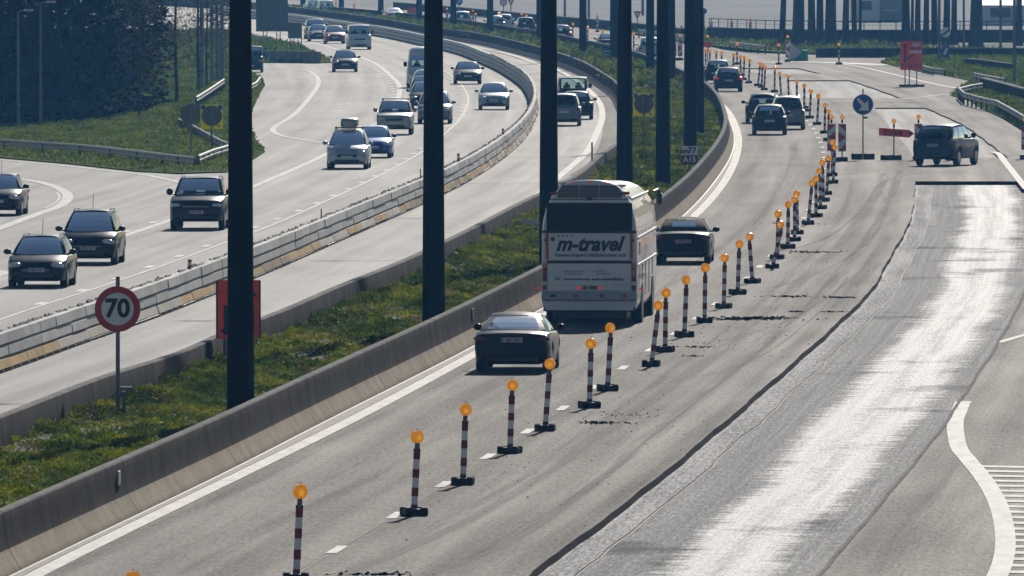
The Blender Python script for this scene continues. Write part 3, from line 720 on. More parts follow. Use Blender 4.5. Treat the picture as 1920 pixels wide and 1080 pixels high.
def bare_tree(px, py, h, r, label, group, seed, limb_from=0.35, n_limb=14, spread=3.2, twigs=900, lean=0.0, tsize=0.3, twigmat='twig', z0=0.0):
    rd = random.Random(seed); p = G(px, py, z0)
    e = empty('bare_tree', p, rd.random() * 6, label, 'tree', group)
    q = MB()
    lx, ly = lean * rd.uniform(.6, 1.2), rd.uniform(-.02, .02)
    trunk = [Vector((lx * h * t + 0.05 * math.sin(t * 9 + seed), ly * h * t, -0.1 + h * t)) for t in (0, .03, .12, .3, .5, .75, 1.0)]
    q.tube(trunk, [r * 1.5, r * 1.15, r, r * .86, r * .7, r * .42, r * .08], 10)
    q.build('trunk', M['bark'], e, 60)
    pts = []
    lm = MB()
    for i in range(n_limb):
        t = rd.uniform(limb_from, 0.95); o = Vector((lx * h * t, ly * h * t, h * t)); a = rd.uniform(0, 6.283); L = spread * (1.25 - t) * rd.uniform(.6, 1.2)
        d = Vector((math.cos(a), math.sin(a), rd.uniform(.3, .9))).normalized()
        m_ = o + d * L * .5; e_ = o + d * L + Vector((0, 0, .25 * L))
        lm.tube([o, m_, e_], [r * .3 * (1.2 - t), r * .2 * (1.2 - t), r * .05], 6)
        for k in range(4):
            s = rd.uniform(.3, 1); c = o + (e_ - o) * s; d2 = (d + Vector((rd.uniform(-1, 1), rd.uniform(-1, 1), rd.uniform(-.2, .9)))).normalized()
            c2 = c + d2 * L * .45; lm.tube([c, c2], [r * .06, r * .02], 4); pts.append((c, c2))
    lm.build('limbs', M['bark'], e, 60)
    if twigs:
        n = twigs; idx = rng.integers(0, len(pts), n); tt = rng.random(n)
        A = np.array([pts[i][0] for i in idx]); B = np.array([pts[i][1] for i in idx]); P = A + (B - A) * tt[:, None] + rng.normal(0, .25, (n, 3))
        V = leaves(P[:, 0], P[:, 1], P[:, 2], tsize, 0.12, 0.6)
        soup('crown', V, 4, M[twigmat], e)
        e.children[-1]['kind'] = 'stuff'
    return e
TR = [(1466,84,12),(1495.5,87,23),(1521,85,14),(1538,85,14),(1558,87,21),(1585,86,13),(1602,85,10),(1612,83,6),(1697,82,16),(1711,80,6),(1721,81,11),(1736,82,11),(1752,82,12),(1774,83,13),(1790,82,11),(1831,88,24),(1911,84,12)]
trl = ['leftmost trunk of the row right of centre', 'broad trunk second from the left in the row behind the green wedge', 'slim trunk third from the left in the row', 'slim trunk fourth from the left in the row', 'broad leaning trunk fifth from the left in the row', 'trunk directly behind the lone lamp post on the far road', 'slim trunk just right of the lone lamp on the far road', 'thinnest trunk at the right end of the left clump', 'trunk right behind the red route sign', 'thin stem just right of the trunk behind the red sign', 'trunk over the right edge of the red route sign', 'trunk just right of the red route sign', 'trunk left of the striped round sign', 'trunk behind the striped round sign', 'trunk right of the striped round sign', 'broadest trunk at far right of the wooded row', 'trunk at the right picture edge']
for i, (px, py, w) in enumerate(TR):
    bare_tree(px, py, 15 + (i * 7) % 5, w / ppm(Ypx(py)) / 2, 'hazy bare tree, ' + trl[i], 'bare trees along the far roadside', 40 + i, 0.42, 10, 3.0, 250, lean=-0.02 if i < 8 else -0.015, z0=0.0)
EL = [(372,172,9.5,.10,'bare twiggy tree at the right edge of the dark wood'),(388,166,9,.07,'thin bare tree between the wood and the pale posts'),(330,196,9.5,.11,'bare tree in front of the dark wood, above the round sign back'),(408,148,9,.08,'thin bare tree behind the pale posts'),(262,222,6.5,.07,'brownish shrubby tree low in front of the dark wood')]
for i, (px, py, h, r, lb) in enumerate(EL):
    bare_tree(px, py, h, r, lb, 'bare trees at the edge of the wood', 90 + i, 0.12, 26, 2.6, 1500, tsize=0.22, twigmat='pale_twig')
# ------------------------------------------------------------------ guardrails, walls and far structures
M['galv'] = noise_col('galvanised_steel', (0.2, 0.205, 0.21), (0.36, 0.36, 0.36), 2, 0.45, metallic=0.5, stretch=(1, .3, 1))
def guardrail(pts, label, h=0.7, spacing=4.0, zb=0.0, double=False):
    """W-beam rail on posts along surveyed foot points"""
    P = [G(*p) for p in pts]; o = P[0].copy()
    e = empty('guardrail', o, 0, label, 'guardrail', 'steel guardrails')
    Q = []
    for i in range(len(P) - 1):
        n = max(1, int((P[i + 1] - P[i]).length / spacing))
        for k in range(n): Q.append(P[i].lerp(P[i + 1], k / n) - o)
    Q.append(P[-1] - o)
    prof = [(0.0, -0.16), (0.05, -0.12), (0.05, -0.06), (0.0, -0.02), (0.0, 0.02), (0.05, 0.06), (0.05, 0.12), (0.0, 0.16), (-0.02, 0.16), (-0.02, -0.16)]
    rings = []
    for i, q in enumerate(Q):
        d = Q[min(i + 1, len(Q) - 1)] - Q[max(i - 1, 0)]; d.normalize(); nr = Vector((d.y, -d.x, 0))
        rings.append([q + nr * a + Vector((0, 0, h - 0.16 + z + zb)) for a, z in prof])
    b = MB(); b.loft(rings); b.build('beam', M['galv'], e, 30)
    for q in Q[::1]:
        b = MB(); b.box((q.x, q.y, (h - .05) / 2 - .1 + zb), (0.11, 0.09, h + .1)); b.build('post', M['dark_steel'], e)
    return e
guardrail([(-40,281),(8,284),(80,289),(150,294),(207,300),(258,306),(304,312),(366,319)], 'long guardrail on the grass bank along the left slip road', 0.58, 4.0)
guardrail([(372,312),(400,300),(430,291),(470,280)], 'short guardrail end left of the broadest mast, beside the slip road', 0.5, 4.0)
guardrail([(335,238),(360,250),(385,264),(412,279),(440,290)], 'guardrail sloping down behind the round sign back at left', 0.45, 4.0)
guardrail([(368,206),(392,190),(420,170)], 'guardrail climbing away below the pale posts at left', 0.75, 4.0)
guardrail([(470,172),(481,166),(488,156)], 'bit of guardrail just right of the broadest mast', 0.45, 3.0)
guardrail([(1797,186),(1807,196),(1830,203),(1850,208),(1868,212),(1886,222),(1920,243),(1990,285)], 'nearest guardrail at right, curving along the exit grass', 0.72, 4.0)
guardrail([(1798,186),(1820,180),(1842,176)], 'short guardrail turning off across the exit nose at right', 0.68, 3.0)
guardrail([(1826,153),(1850,158),(1884,164)], 'short guardrail behind the block wall at right', 0.6, 3.0)
guardrail([(1731,136),(1750,141),(1772,143)], 'short guardrail just right of the red route sign', 0.5, 3.0)
guardrail([(1198,72),(1260,80),(1290,84)], 'far guardrail with bright top between the masts on the bend', 0.8, 6.0)
guardrail([(1368,94),(1395,97),(1435,102)], 'far guardrail with bright top right of the masts', 0.7, 6.0)
def lowwall(name, pts, h, th, label, mat='conc_shaded', cap='conc_grey', z0=0.0):  # default dark faces and paler coping put shade and lit tops into the colour
    P = [G(*p) for p in pts]; o = P[0].copy(); e = empty(name, o, 0, label, 'wall')
    for i in range(len(P) - 1):
        a, c = P[i] - o, P[i + 1] - o; d = (c - a); L = d.length; an = math.atan2(d.y, d.x); m_ = (a + c) / 2
        b = MB(); b.box((m_.x, m_.y, h / 2 + z0 - .03), (L + 0.02, th, h - 0.06), an); b.build('wall_panel', M[mat], e)
        b = MB(); b.box((m_.x, m_.y, h - 0.025 + z0), (L + 0.05, th + 0.06, 0.07), an); b.build('coping', M[cap], e)
    return e
lowwall('low_wall', [(430,117),(480,117),(540,118),(598,119)], 0.85, 0.3, 'low dark wall below the big sign boards at left', 'conc_grey')
lowwall('low_wall', [(1843,168),(1880,178),(1915,188),(1990,205)], 0.75, 0.4, 'dark block wall with a pale top behind the nearest right guardrail')
lowwall('low_wall', [(1812,126),(1850,130),(1899,137)], 0.65, 0.3, 'long low wall with bright top at right behind the lamp posts')
lowwall('low_wall', [(1530,108),(1600,108),(1680,108),(1760,108),(1840,108),(1990,109)], 0.75, 0.35, 'low barrier wall along the far road in front of the trunks')
far_par = [(1330,74),(1400,77),(1470,79),(1560,80),(1680,80),(1800,80),(2000,80)]
e = lowwall('parapet', far_par, 1.1, 0.4, 'far bridge parapet with railing behind the trunks')
P = [G(*p) for p in far_par]; o = P[0].copy(); b = MB()
for i in range(len(P) - 1):
    a, c = P[i] - o, P[i + 1] - o; n = 4
    for k in range(n):
        q = a.lerp(c, k / n); bb = MB(); bb.box((q.x, q.y, 1.45), (0.07, 0.07, 0.75)); bb.build('railing_post', M['dark_steel'], e)
    b.tube([a + Vector((0, 0, 1.82)), c + Vector((0, 0, 1.82))], 0.04, 6); b.tube([a + Vector((0, 0, 1.5)), c + Vector((0, 0, 1.5))], 0.015, 5)
b.build('hand_rail', M['dark_steel'], e)
lowwall('low_wall', [(1280,70),(1200,60),(1120,52),(1040,45),(960,37),(860,27),(740,17)], 0.8, 0.35, 'hazy barrier wall along the outside of the far bend')

# warehouses in the haze behind the trees
M['facade'] = noise_col('pale_cladding', (0.5, 0.5, 0.5), (0.6, 0.6, 0.58), .5, 0.7, stretch=(1, 1, .2))
M['roof_white'] = flat('white_roof', (0.78, 0.78, 0.78), 0.6)
M['glass_dark'] = flat('window_glass', (0.03, 0.035, 0.04), 0.15)
def warehouse(pxl, pxr, py, h, dep, label):
    a = G(pxl, py); c = G(pxr, py); w = c.x - a.x
    e = empty('warehouse', ((a.x + c.x) / 2, a.y, 0), 0, label, 'building', 'pale warehouses in the haze')
    b = MB(); b.box((0, dep / 2, h / 2), (w, dep, h)); b.build('wall', M['facade'], e)
    b = MB(); b.add([(-w / 2 - .2, -.3, h), (w / 2 + .2, -.3, h), (w / 2 + .2, dep / 2, h + 1.6), (-w / 2 - .2, dep / 2, h + 1.6), (-w / 2 - .2, dep, h), (w / 2 + .2, dep, h)], [(0, 1, 2, 3), (3, 2, 5, 4), (0, 3, 4), (1, 5, 2)]); b.build('roof', M['roof_white'], e)
    n = max(2, int(w / 3))
    for i in range(n):
        x = -w / 2 + (i + .5) * w / n; b = MB(); b.box((x, -0.03, h * .62), (w / n * .5, .08, .9)); f = b.build('window', M['glass_dark'], e)
        b = MB(); b.box((x, -0.06, h * .62 - .5), (w / n * .56, .1, .08)); b.build('sill', M['facade'], f)
    b = MB(); b.box((w * .3, -0.04, 1.4), (2.6, .1, 2.8)); b.build('door', M['post_grey'], e)
warehouse(1838, 1990, 46, 1.9, 14, 'pale low building with white roof at the right picture edge')
warehouse(1600, 1692, 40, 2.6, 12, 'pale hazy building between the two clumps of trunks')

# ------------------------------------------------------------------ signs
M['red'] = flat('sign_red', (0.45, 0.02, 0.03), 0.4)
M['orange_red'] = flat('works_sign_red', (0.95, 0.06, 0.025), 0.4)
M['white'] = flat('sign_white', (0.72, 0.72, 0.72), 0.4, var=0.05)
M['black'] = flat('sign_black', (0.01, 0.01, 0.011), 0.5)
M['blue'] = flat('sign_blue', (0.01, 0.08, 0.32), 0.4)
M['maroon'] = flat('sign_maroon', (0.13, 0.015, 0.05), 0.4)
M['yellow'] = flat('sign_yellow', (0.62, 0.52, 0.02), 0.45)
M['yellow_sheet'] = leafmat('yellow_plastic_sheet', (.6, .58, .02), (.7, .66, .03), (.75, .7, .03), .36)
M['alu'] = flat('sign_back', (0.12, 0.125, 0.13), 0.5, metallic=0.3)
M['green'] = flat('works_green', (0.01, 0.3, 0.14), 0.4)
M['rubber'] = noise_col('rubber', (0.008, 0.008, 0.009), (0.022, 0.022, 0.024), 12, 0.7)
M['amber'] = flat('amber_lens', (0.95, 0.34, 0.003), 0.25, emit=(1.0, 0.34, 0.0), es=0.3)
M['amber_core'] = flat('amber_core', (0.9, 0.35, 0.02), 0.25, emit=(1.0, 0.42, 0.03), es=.5)
def post(e, x, h, r=0.035, y=0.0, name='post', z0=-0.1): b = MB(); b.tube([(x, y, z0), (x, y, h)], r, 10); return b.build(name, M['post_grey'], e, 40)
def rubber_base(e, x, y, w=0.42, d=0.9, h=0.13, name='foot'):
    b = MB(); hw = w / 2
    b.bevbox((x, y, h / 2), (w, d * .45, h), 0.025)
    for s in (-1, 1):
        for t in (-1, 1): b.bevbox((x + s * (hw - .055), y + t * d * .12, h / 2 + .012), (.1, .14, h), 0.015)
    return b.build(name, M['rubber'], e)
def works_lamp(e, x, y, z, r=0.115, lit=True):
    b = MB(); b.bevbox((x, y, z - r - 0.09), (0.085, 0.085, 0.17), 0.012); b.build('lamp_battery', M['rubber'] , e)
    b = MB(); b.tube([(x, y - .06, z), (x, y - .045, z), (x, y + .045, z), (x, y + .06, z)], [r * .8, r, r, r * .8], 18); l_ = b.build('lamp', M['amber'], e, 40)
    b = MB(); b.disc((x, y - .062, z), r * .45, 'Y', .012, 12); b.build('lens_core', M['amber_core'], l_)
    b = MB(); b.tube([(x - .02, y, z + r), (x - .012, y, z + r + .03), (x + .012, y, z + r + .03), (x + .02, y, z + r)], .006, 5); b.build('hook', M['rubber'], l_)
# speed limit sign
p = G(221, 782, 0.3)
e = empty('speed_limit_sign', p, R(-2), 'round red and white 70 speed limit sign on the median', 'sign'); p_ = ppm(p.y)
zc = (782 - 579) / p_; rr = 43 / p_
post(e, 0, (782 - 518) / p_, 0.045)
b = MB(); b.disc((0, -.06, zc), rr, 'Y', .02, 40); b.build('rim', M['red'], e, 40)
b = MB(); b.disc((0, -.065, zc), rr * .71, 'Y', .03, 40); f = b.build('face', M['white'], e, 40)
text_part('lettering', '70', rr * 1.12, M['black'], f, (0, -.084, zc), bold=0.018, width=rr * 1.08)
b = MB(); b.disc((0, -.045, zc), rr * .98, 'Y', .006, 40); b.build('back_plate', M['alu'], e, 40)
b = MB(); b.tube([(0.13, .02, -.1), (.13, .02, .55)], .04, 8); b.build('stub_post', M['post_grey'], e, 40)
b = MB(); b.tube([(0.02, .0, .62), (.3, .0, .62)], .035, 8); b.build('clamp_bar', M['galv'], e, 40)
# orange lane sign behind the broadest mast
p = G(447, 690, 0.25); p_ = ppm(p.y)
e = empty('lane_arrow_sign', p, R(3), 'orange lane arrow sign half hidden behind the broadest mast', 'sign')
w, h, zb = 84 / p_, 110 / p_, (690 - 635) / p_
b = MB(); b.bevbox((0, 0, zb + h / 2), (w, .04, h), 0.015); pl = b.build('panel', M['orange_red'], e)
for s in (-1, 1): b = MB(); b.box((s * (w / 2 - .02), -.022, zb + h / 2), (.04, .02, h * .98)); b.build('border', M['black'], pl)
for s, dn in ((-.29, True), (.31, False)):
    x = s * w; b = MB(); b.box((x, -.026, zb + h * .33), (.09, .02, h * .48) if dn else (.09, .02, h * .48)); b.build('arrow_shaft', M['black'], pl)
    z = zb + (.06 * h if dn else .72 * h); k = -1 if dn else 1
    b = MB(); b.poly([(x - .12, -.018, z - k * .0 + (.14 if dn else -.0)), (x + .12, -.018, z + (.14 if dn else 0)), (x, -.018, z + (-.02 if dn else .18))], None, (0, -.016, 0)); b.build('arrow_head', M['black'], pl)
post(e, -w * .3, zb + h * .5, .04, .05); post(e, w * .3, zb + h * .5, .04, .05)
# kilometre sign
p = G(1293, 335, 0.28); p_ = ppm(p.y); e = empty('kilometre_sign', p, R(-3), 'white and maroon kilometre sign reading km 77 A15', 'sign')
w = 31 / p_; z0, z1, z2 = (335 - 308) / p_, (335 - 291) / p_, (335 - 274) / p_
post(e, 0, z2 - .05, .05)
b = MB(); b.box((0, -.07, (z1 + z2) / 2), (w, .03, z2 - z1 - .004)); f = b.build('upper_panel', M['white'], e); text_part('lettering', '77', (z2 - z1) * .95, M['black'], f, (w * .15, -.088, (z1 + z2) / 2), bold=.01)
text_part('lettering', 'km', (z2 - z1) * .7, M['maroon'], f, (-w * .3, -.088, (z1 + z2) / 2 - .02), bold=.012)
b = MB(); b.box((0, -.07, (z0 + z1) / 2), (w, .03, z1 - z0 - .004)); f = b.build('lower_panel', M['maroon'], e); text_part('lettering', 'A15', (z1 - z0) * .85, M['white'], f, (0, -.088, (z0 + z1) / 2), bold=.01)
# backs of signs facing the other traffic
def back_sign(px, py, ptop, r_px, square, label, yt=None):
    p = G(px, py, 0.05); k = ppm(p.y); e = empty('reversed_sign', p, 0, label, 'sign', 'signs seen from behind'); zt = (py - ptop) / k; rr = r_px / k
    post(e, 0, zt - .1, .04)
    if square:
        b = MB(); b.bevbox((0, .07, zt - rr * 1.21), (rr * 2.2, .03, rr * 2.42), .01); b.build('yellow_backing', M['yellow_sheet'], e)
        for s in (-1, 1): b = MB(); b.box((s * rr * .84, .046, zt - rr * .27), (rr * .44, .02, rr * .46)); b.build('blue_corner', M['blue'], e)
    b = MB(); b.disc((0, .03, zt - rr * (1.1 if square else 1)), rr * (1.02 if square else 1), 'Y', .02, 32); b.build('disc', M['alu'], e, 40)
    b = MB(); b.box((rr * .5, .02, zt - rr * 1.95), (rr * .9, .03, .06), ry=R(40)); b.build('brace', M['post_grey'], e)
    return e
back_sign(358, 291, 194, 20, False, 'dark back of a round sign at left beside the guardrail end')
back_sign(397, 293, 196, 19, True, 'yellow square sign back with blue corners beside the broadest mast')
back_sign(1207, 290, 175, 18, True, 'yellow square sign back with blue corners in the median right of the coach mast')
def thin_post(px, py, ptop, label, r=.035, z0=.25):
    p = G(px, py, z0); e = empty('marker_post', p, 0, label, 'post'); h = (py - ptop) / ppm(p.y)
    post(e, 0, h, r); b = MB(); b.tube([(0, 0, h), (0, 0, h + .02)], r * 1.25, 8); b.build('cap', M['dark_steel'], e)
thin_post(1110, 333, 268, 'thin dark post in the median just right of the coach mast')
thin_post(1227, 180, 122, 'thin dark post beside the mast left of the kilometre sign')
thin_post(373, 196, 145, 'thin dark post beside the guardrail below the pale posts', .03, 0)
# short marker posts standing on the stacked barrier
for i, (px, py, h, lb) in enumerate(((345, 565, .3, 'short red banded marker post on the stacked barrier left of the broadest mast'), (852, 345, .35, 'short red banded marker post on the stacked barrier right of the mast by the coupe'), (929, 290, .3, 'short red banded marker post on the stacked barrier at the bend'), (594, 462, .35, 'thin black pin on the stacked barrier below the silver car with roof box'), (790, 380, .4, 'thin black pin on the stacked barrier touching the mast by the coupe'))):
    y = Ypx(py); e = empty('barrier_marker', (BR(y) - .03, y, .9), 0, lb, 'marker')
    thin = i > 2
    b = MB(); b.tube([(0, 0, 0), (0, 0, h)], .02 if thin else .055, 8); b.build('stem', M['dark_steel'] if thin else M['red'], e, 40)
    if not thin: b = MB(); b.tube([(0, 0, h * .45), (0, 0, h * .7)], .058, 8); b.build('band', M['white'], e, 40)
# big boards at the left
def board(px, py, w_px, ytop, ybot, legs, label, lattice=True):
    p = G(px, py); k = ppm(p.y); e = empty('sign_board', p, 0, label, 'sign'); w = w_px / k; zb = (py - ybot) / k; zt = (py - ytop) / k
    b = MB(); b.bevbox((0, 0, (zb + zt) / 2), (w, .12, zt - zb), .02); b.build('panel', M['alu'], e)
    for lx in legs:
        x = lx / k; b = MB()
        for s in (-1, 1): b.tube([(x + s * .14, .1, -.05), (x + s * .14, .1, zt - .2)], .035, 6)
        if lattice:
            for j in range(int(zt / .32)): b.tube([(x - .14, .1, j * .32), (x + .14, .1, j * .32 + (.2 if j % 2 else 0))], .018, 5)
        b.build('lattice_leg', M['post_grey'], e)
    for zz in (.35, .7): b = MB(); b.box((0, .075, zb + (zt - zb) * zz), (w * .96, .05, .06)); b.build('rail', M['galv'], e)
board(510, 97, 60, -60, 59, (-13, 12), 'tall sign board on lattice legs seen from behind, right of the broadest mast')
board(553, 99, 26, 43, 72, (-5, 9), 'smaller sign board on legs beside the tall board', False)
# inverted triangle, small far signs
def tri_sign(px, py, w_px, ytop, ybot, label):
    p = G(px, py); k = ppm(p.y); e = empty('yield_sign', p, 0, label, 'sign', 'inverted triangle signs'); a = w_px / k / 2; zt, zb = (py - ytop) / k, (py - ybot) / k
    post(e, 0, zt, .05)
    b = MB(); b.poly([(-a, -.06, zt), (a, -.06, zt), (0, -.06, zb)], None, (0, -.03, 0)); b.build('rim', M['red'], e)
    b = MB(); b.poly([(-a * .62, -.092, zt - .13), (a * .62, -.092, zt - .13), (0, -.092, zb + .26)], None, (0, -.012, 0)); b.build('face', M['white'], e)
tri_sign(1195, 52, 15, 21, 37, 'inverted triangle sign in the haze between the dark masts')
tri_sign(958, 36, 16, -4, 12, 'inverted triangle sign in the haze left of the coach mast, at the top edge')
def round_sign(px, py, r_px, yc, face, label, bar=False, txt=None):
    p = G(px, py); k = ppm(p.y); e = empty('round_sign', p, 0, label, 'sign'); r = r_px / k; z = (py - yc) / k
    post(e, 0, z + r, .05)
    b = MB(); b.disc((0, -.07, z), r, 'Y', .02, 28); b.build('rim', M[face[0]], e, 40)
    b = MB(); b.disc((0, -.078, z), r * (.72 if not bar else .94), 'Y', .02, 28); f = b.build('face', M[face[1]], e, 40)
    if bar: b = MB(); b.box((0, -.095, z), (r * 1.9, .012, r * .3), ry=R(-38)); b.build('diagonal_bar', M['black'], f)
    return e, z, r, f
round_sign(944, 40, 7, 4, ('red', 'white'), 'small round red rimmed sign in the haze at the top edge')
e, z, r, f = round_sign(861, 34, 6.5, 3, ('blue', 'blue'), 'small round blue arrow sign in the haze at the top picture edge')
b = MB(); b.box((0, -.1, z), (r * 1.2, .012, r * .3), ry=R(-45)); b.build('arrow', M['white'], f)
round_sign(1320, 80, 5.5, 21, ('blue', 'blue'), 'small round blue sign peeping out right of the masts')
e, z, r, f = round_sign(1773, 122, 9.5, 61, ('white', 'white'), 'round white sign with black diagonal bar at right', True)
b = MB(); b.box((0, -.09, z - r - 1.0), (.55, .03, .85)); bp = b.build('blue_plate', M['blue'], e)
b = MB(); b.box((0, -.11, z - r - 1.0), (.2, .012, .5), ry=R(25)); b.build('pictogram', M['white'], bp)
p = G(1138, 127, .25); k = ppm(p.y); e = empty('direction_plate', p, 0, 'small blue plate on a post in the hazy median', 'sign'); post(e, 0, 37 / k, .05); b = MB(); b.bevbox((0, -.06, 31 / k), (15 / k, .03, 10 / k), .01); b.build('panel', M['blue'], e)
b = MB(); b.box((0, -.08, 31 / k), (12 / k, .01, 1.2 / k)); b.build('white_stripe', M['white'], e)

def striped_board(px, py, w_px, ytop, ybot, mirror, label, lamp=True, group='red and white striped hazard boards'):
    p = G(px, py); k = ppm(p.y); e = empty('hazard_board', p, 0, label, 'hazard board', group); w = w_px / k; zt, zb = (py - ytop) / k, (py - ybot) / k; h = zt - zb; s = -1 if mirror else 1
    b = MB(); b.bevbox((0, 0, (zt + zb) / 2), (w, .05, h), .01); f = b.build('panel', M['white'], e)
    for pts in ([(-.5, 1.0), (.5, 1.0), (.5, .72)], [(-.5, .72), (.5, .5), (-.5, .28)], [(.5, .28), (.5, 0), (-.5, 0)]):
        q = [(s * a * w * .96, -.027, zb + .02 * h + c * h * .96) for a, c in pts]
        b = MB(); b.poly(q, None, (0, -.006, 0)); b.build('stripe', M['maroon'] if False else M['red'], f)
    post(e, 0, zb + .05, .03)
    b = MB(); b.bevbox((0, 0, .09), (w * 1.4, .75, .2), .05); b.build('foot', M['rubber'], e)
    if lamp: works_lamp(e, 0, 0, zt + .3, .105)
striped_board(1559, 302, 16, 232, 283, True, 'red and white hazard board, left one of the pair by the blue arrow sign')
striped_board(1579, 302, 15, 232, 284, False, 'red and white hazard board, right one of the pair by the blue arrow sign')
striped_board(1722, 300, 15, 232, 281, False, 'red and white hazard board partly hidden behind the dark four by four at right')
striped_board(1922, 298, 14, 236, 281, True, 'red and white hazard board cut by the right picture edge')
striped_board(1264, 113, 9, 75, 105, True, 'far hazard board between the masts, left one of a pair')
striped_board(1275, 113, 9, 75, 105, False, 'far hazard board between the masts, right one of a pair')
striped_board(1477, 116, 8, 76, 108, True, 'hazard board standing against the green wedge')
striped_board(838, 41, 5, 22, 38, True, 'tiny hazard board in the haze right of the mast by the coupe')
striped_board(887, 48, 4, 26, 44, True, 'tiny hazard board in the haze between the queueing cars')
striped_board(1120, 60, 5, 34, 53, False, 'tiny hazard board in the haze left of the dark mast behind the coach')
for px, lb in ((1334, 'leftmost'), (1372, 'middle'), (1407, 'rightmost')): striped_board(px, 68, 5, 41, 56, False, 'tiny hazard board before the far parapet, %s of three' % lb)
# blue keep-right sign
p = G(1618, 299); k = ppm(p.y); e = empty('keep_right_sign', p, 0, 'round blue sign with white arrow pointing down right on a works stand', 'sign'); z = (299 - 196) / k; r = 19.5 / k
post(e, 0, z + r + .25, .03)
b = MB(); b.disc((0, -.05, z), r, 'Y', .02, 36); b.build('rim', M['white'], e, 40)
b = MB(); b.disc((0, -.057, z), r * .95, 'Y', .02, 36); f = b.build('face', M['blue'], e, 40)
ap = [(-.62, .48), (-.42, .68), (.18, .08), (.46, .42), (.56, -.58), (-.46, -.56), (-.08, -.2)]
b = MB(); b.poly([(a * r, -.068, z + c * r) for a, c in ap][::-1], None, (0, -.008, 0)); b.build('arrow', M['white'], f)
b = MB(); b.bevbox((.12, 0, z - r - .12), (.17, .06, .09), .01); b.build('tag_plate', M['black'], e)
for x in (-.28, .28): rubber_base(e, x, 0, .48, .8, .26)
# red exit arrow
p = G(1676, 300); k = ppm(p.y); e = empty('exit_arrow_sign', p, R(-2), 'red arrow sign reading Sortie on a works stand', 'sign'); za, zb = (300 - 257) / k, (300 - 240) / k
post(e, 0, zb + .1, .03); w = 66 / k; x0 = -28 / k
b = MB(); zc = (za + zb) / 2; hh = (zb - za) / 2 * .85
b.poly([(x0, -.04, zc - hh + .04), (x0 + w - .22, -.04, zc - hh - .05), (x0 + w, -.04, zc - .04), (x0 + w - .22, -.04, zc + hh - .05), (x0, -.04, zc + hh + .04)], None, (0, -.03, 0)); f = b.build('arrow_panel', M['orange_red'], e)
text_part('lettering', 'Sortie', .36, M['black'], f, (-.05, -.074, zc), bold=.008)
b = MB(); b.poly([(x0 + w - .22, -.072, zc - .13), (x0 + w - .02, -.072, zc - .04), (x0 + w - .22, -.072, zc + .06)], None, (0, -.005, 0)); b.build('tip_chevron', M['black'], f)
works_lamp(e, 0, 0, zb + .3, .11)
for x in (-.35, .1): rubber_base(e, x, 0, .5, .8, .22)
# red route sign
p = G(1708, 163); k = ppm(p.y); e = empty('route_sign', p, R(2), 'large red works route sign with black split arrow on thin legs', 'sign'); w = 41 / k; zb, zt = (163 - 131) / k, (163 - 77) / k; h = zt - zb
b = MB(); b.bevbox((.03, 0, (zb + zt) / 2), (w, .05, h), .015); f = b.build('panel', M['orange_red'], e)
for x in (-11, -3, 11): post(e, x / k, zb + .2, .035, 0.03)
def zz(t): return zb + h * t
b = MB(); b.box((-.28 * w, -.035, zz(.55)), (.09, .015, h * .62)); b.build('arrow_shaft', M['black'], f)
b = MB(); b.poly([(-.28 * w - .13, -.028, zz(.84)), (-.28 * w + .13, -.028, zz(.84)), (-.28 * w, -.028, zz(.93))], None, (0, -.015, 0)); b.build('arrow_head', M['black'], f)
b = MB(); b.box((-.12 * w, -.035, zz(.4)), (.72, .015, .09), ry=R(-38)); b.build('branch_arrow', M['black'], f)
b = MB(); b.poly([(.0 * w, -.028, zz(.5)), (.1 * w, -.028, zz(.44)), (.12 * w, -.028, zz(.55))], None, (0, -.015, 0)); b.build('branch_head', M['black'], f)
b = MB(); b.box((.24 * w, -.035, zz(.88)), (.29 * w, .015, h * .12)); c_ = b.build('number_plate', M['white'], f); text_part('lettering', 'R3', .24, M['black'], c_, (.24 * w, -.046, zz(.88)))
b = MB(); b.box((.2 * w, -.03, zz(.75)), (.52 * w, .012, h * .035)); b.build('dark_script', M['maroon'], f)
b = MB(); b.box((.2 * w, -.035, zz(.63)), (.58 * w, .015, h * .09)); b.build('town_plate', M['white'], f)
b = MB(); b.box((.03, -.03, zz(.17)), (w * .95, .012, .03)); b.build('divider', M['black'], f)
text_part('lettering', '150 m', .26, M['black'], f, (.03, -.033, zz(.085)))
for x in (-.45, .05, .55): rubber_base(e, x, 0, .6, .9, .16)
# red far signs
p = G(775, 41); k = ppm(p.y); e = empty('route_sign', p, 0, 'red works sign with dark markings in the haze left of the mast by the coupe', 'sign'); b = MB(); b.bevbox((0, 0, 16 / k), (23 / k, .05, 22 / k), .02); f = b.build('panel', M['orange_red'], e)
for x in (-6, 0, 6): b = MB(); b.box((x / k, -.035, 16 / k), (.1, .02, 12 / k if x else 7 / k)); b.build('marking', M['black'], f)
for x in (-7, 7): post(e, x / k, 8 / k, .05)
p = G(1327, 128); k = ppm(p.y); e = empty('exit_arrow_sign', p, 0, 'red arrow board with amber lamp on top right of the masts', 'sign'); z = 44 / k
b = MB(); b.poly([(-8 / k, -.05, z - .16), (4 / k, -.05, z - .22), (8 / k, -.05, z), (4 / k, -.05, z + .22), (-8 / k, -.05, z + .16)], None, (0, -.03, 0)); b.build('arrow_panel', M['orange_red'], e); post(e, 0, z, .035); works_lamp(e, 0, 0, z + .6, .11); rubber_base(e, 0, 0, .8, .9, .15)
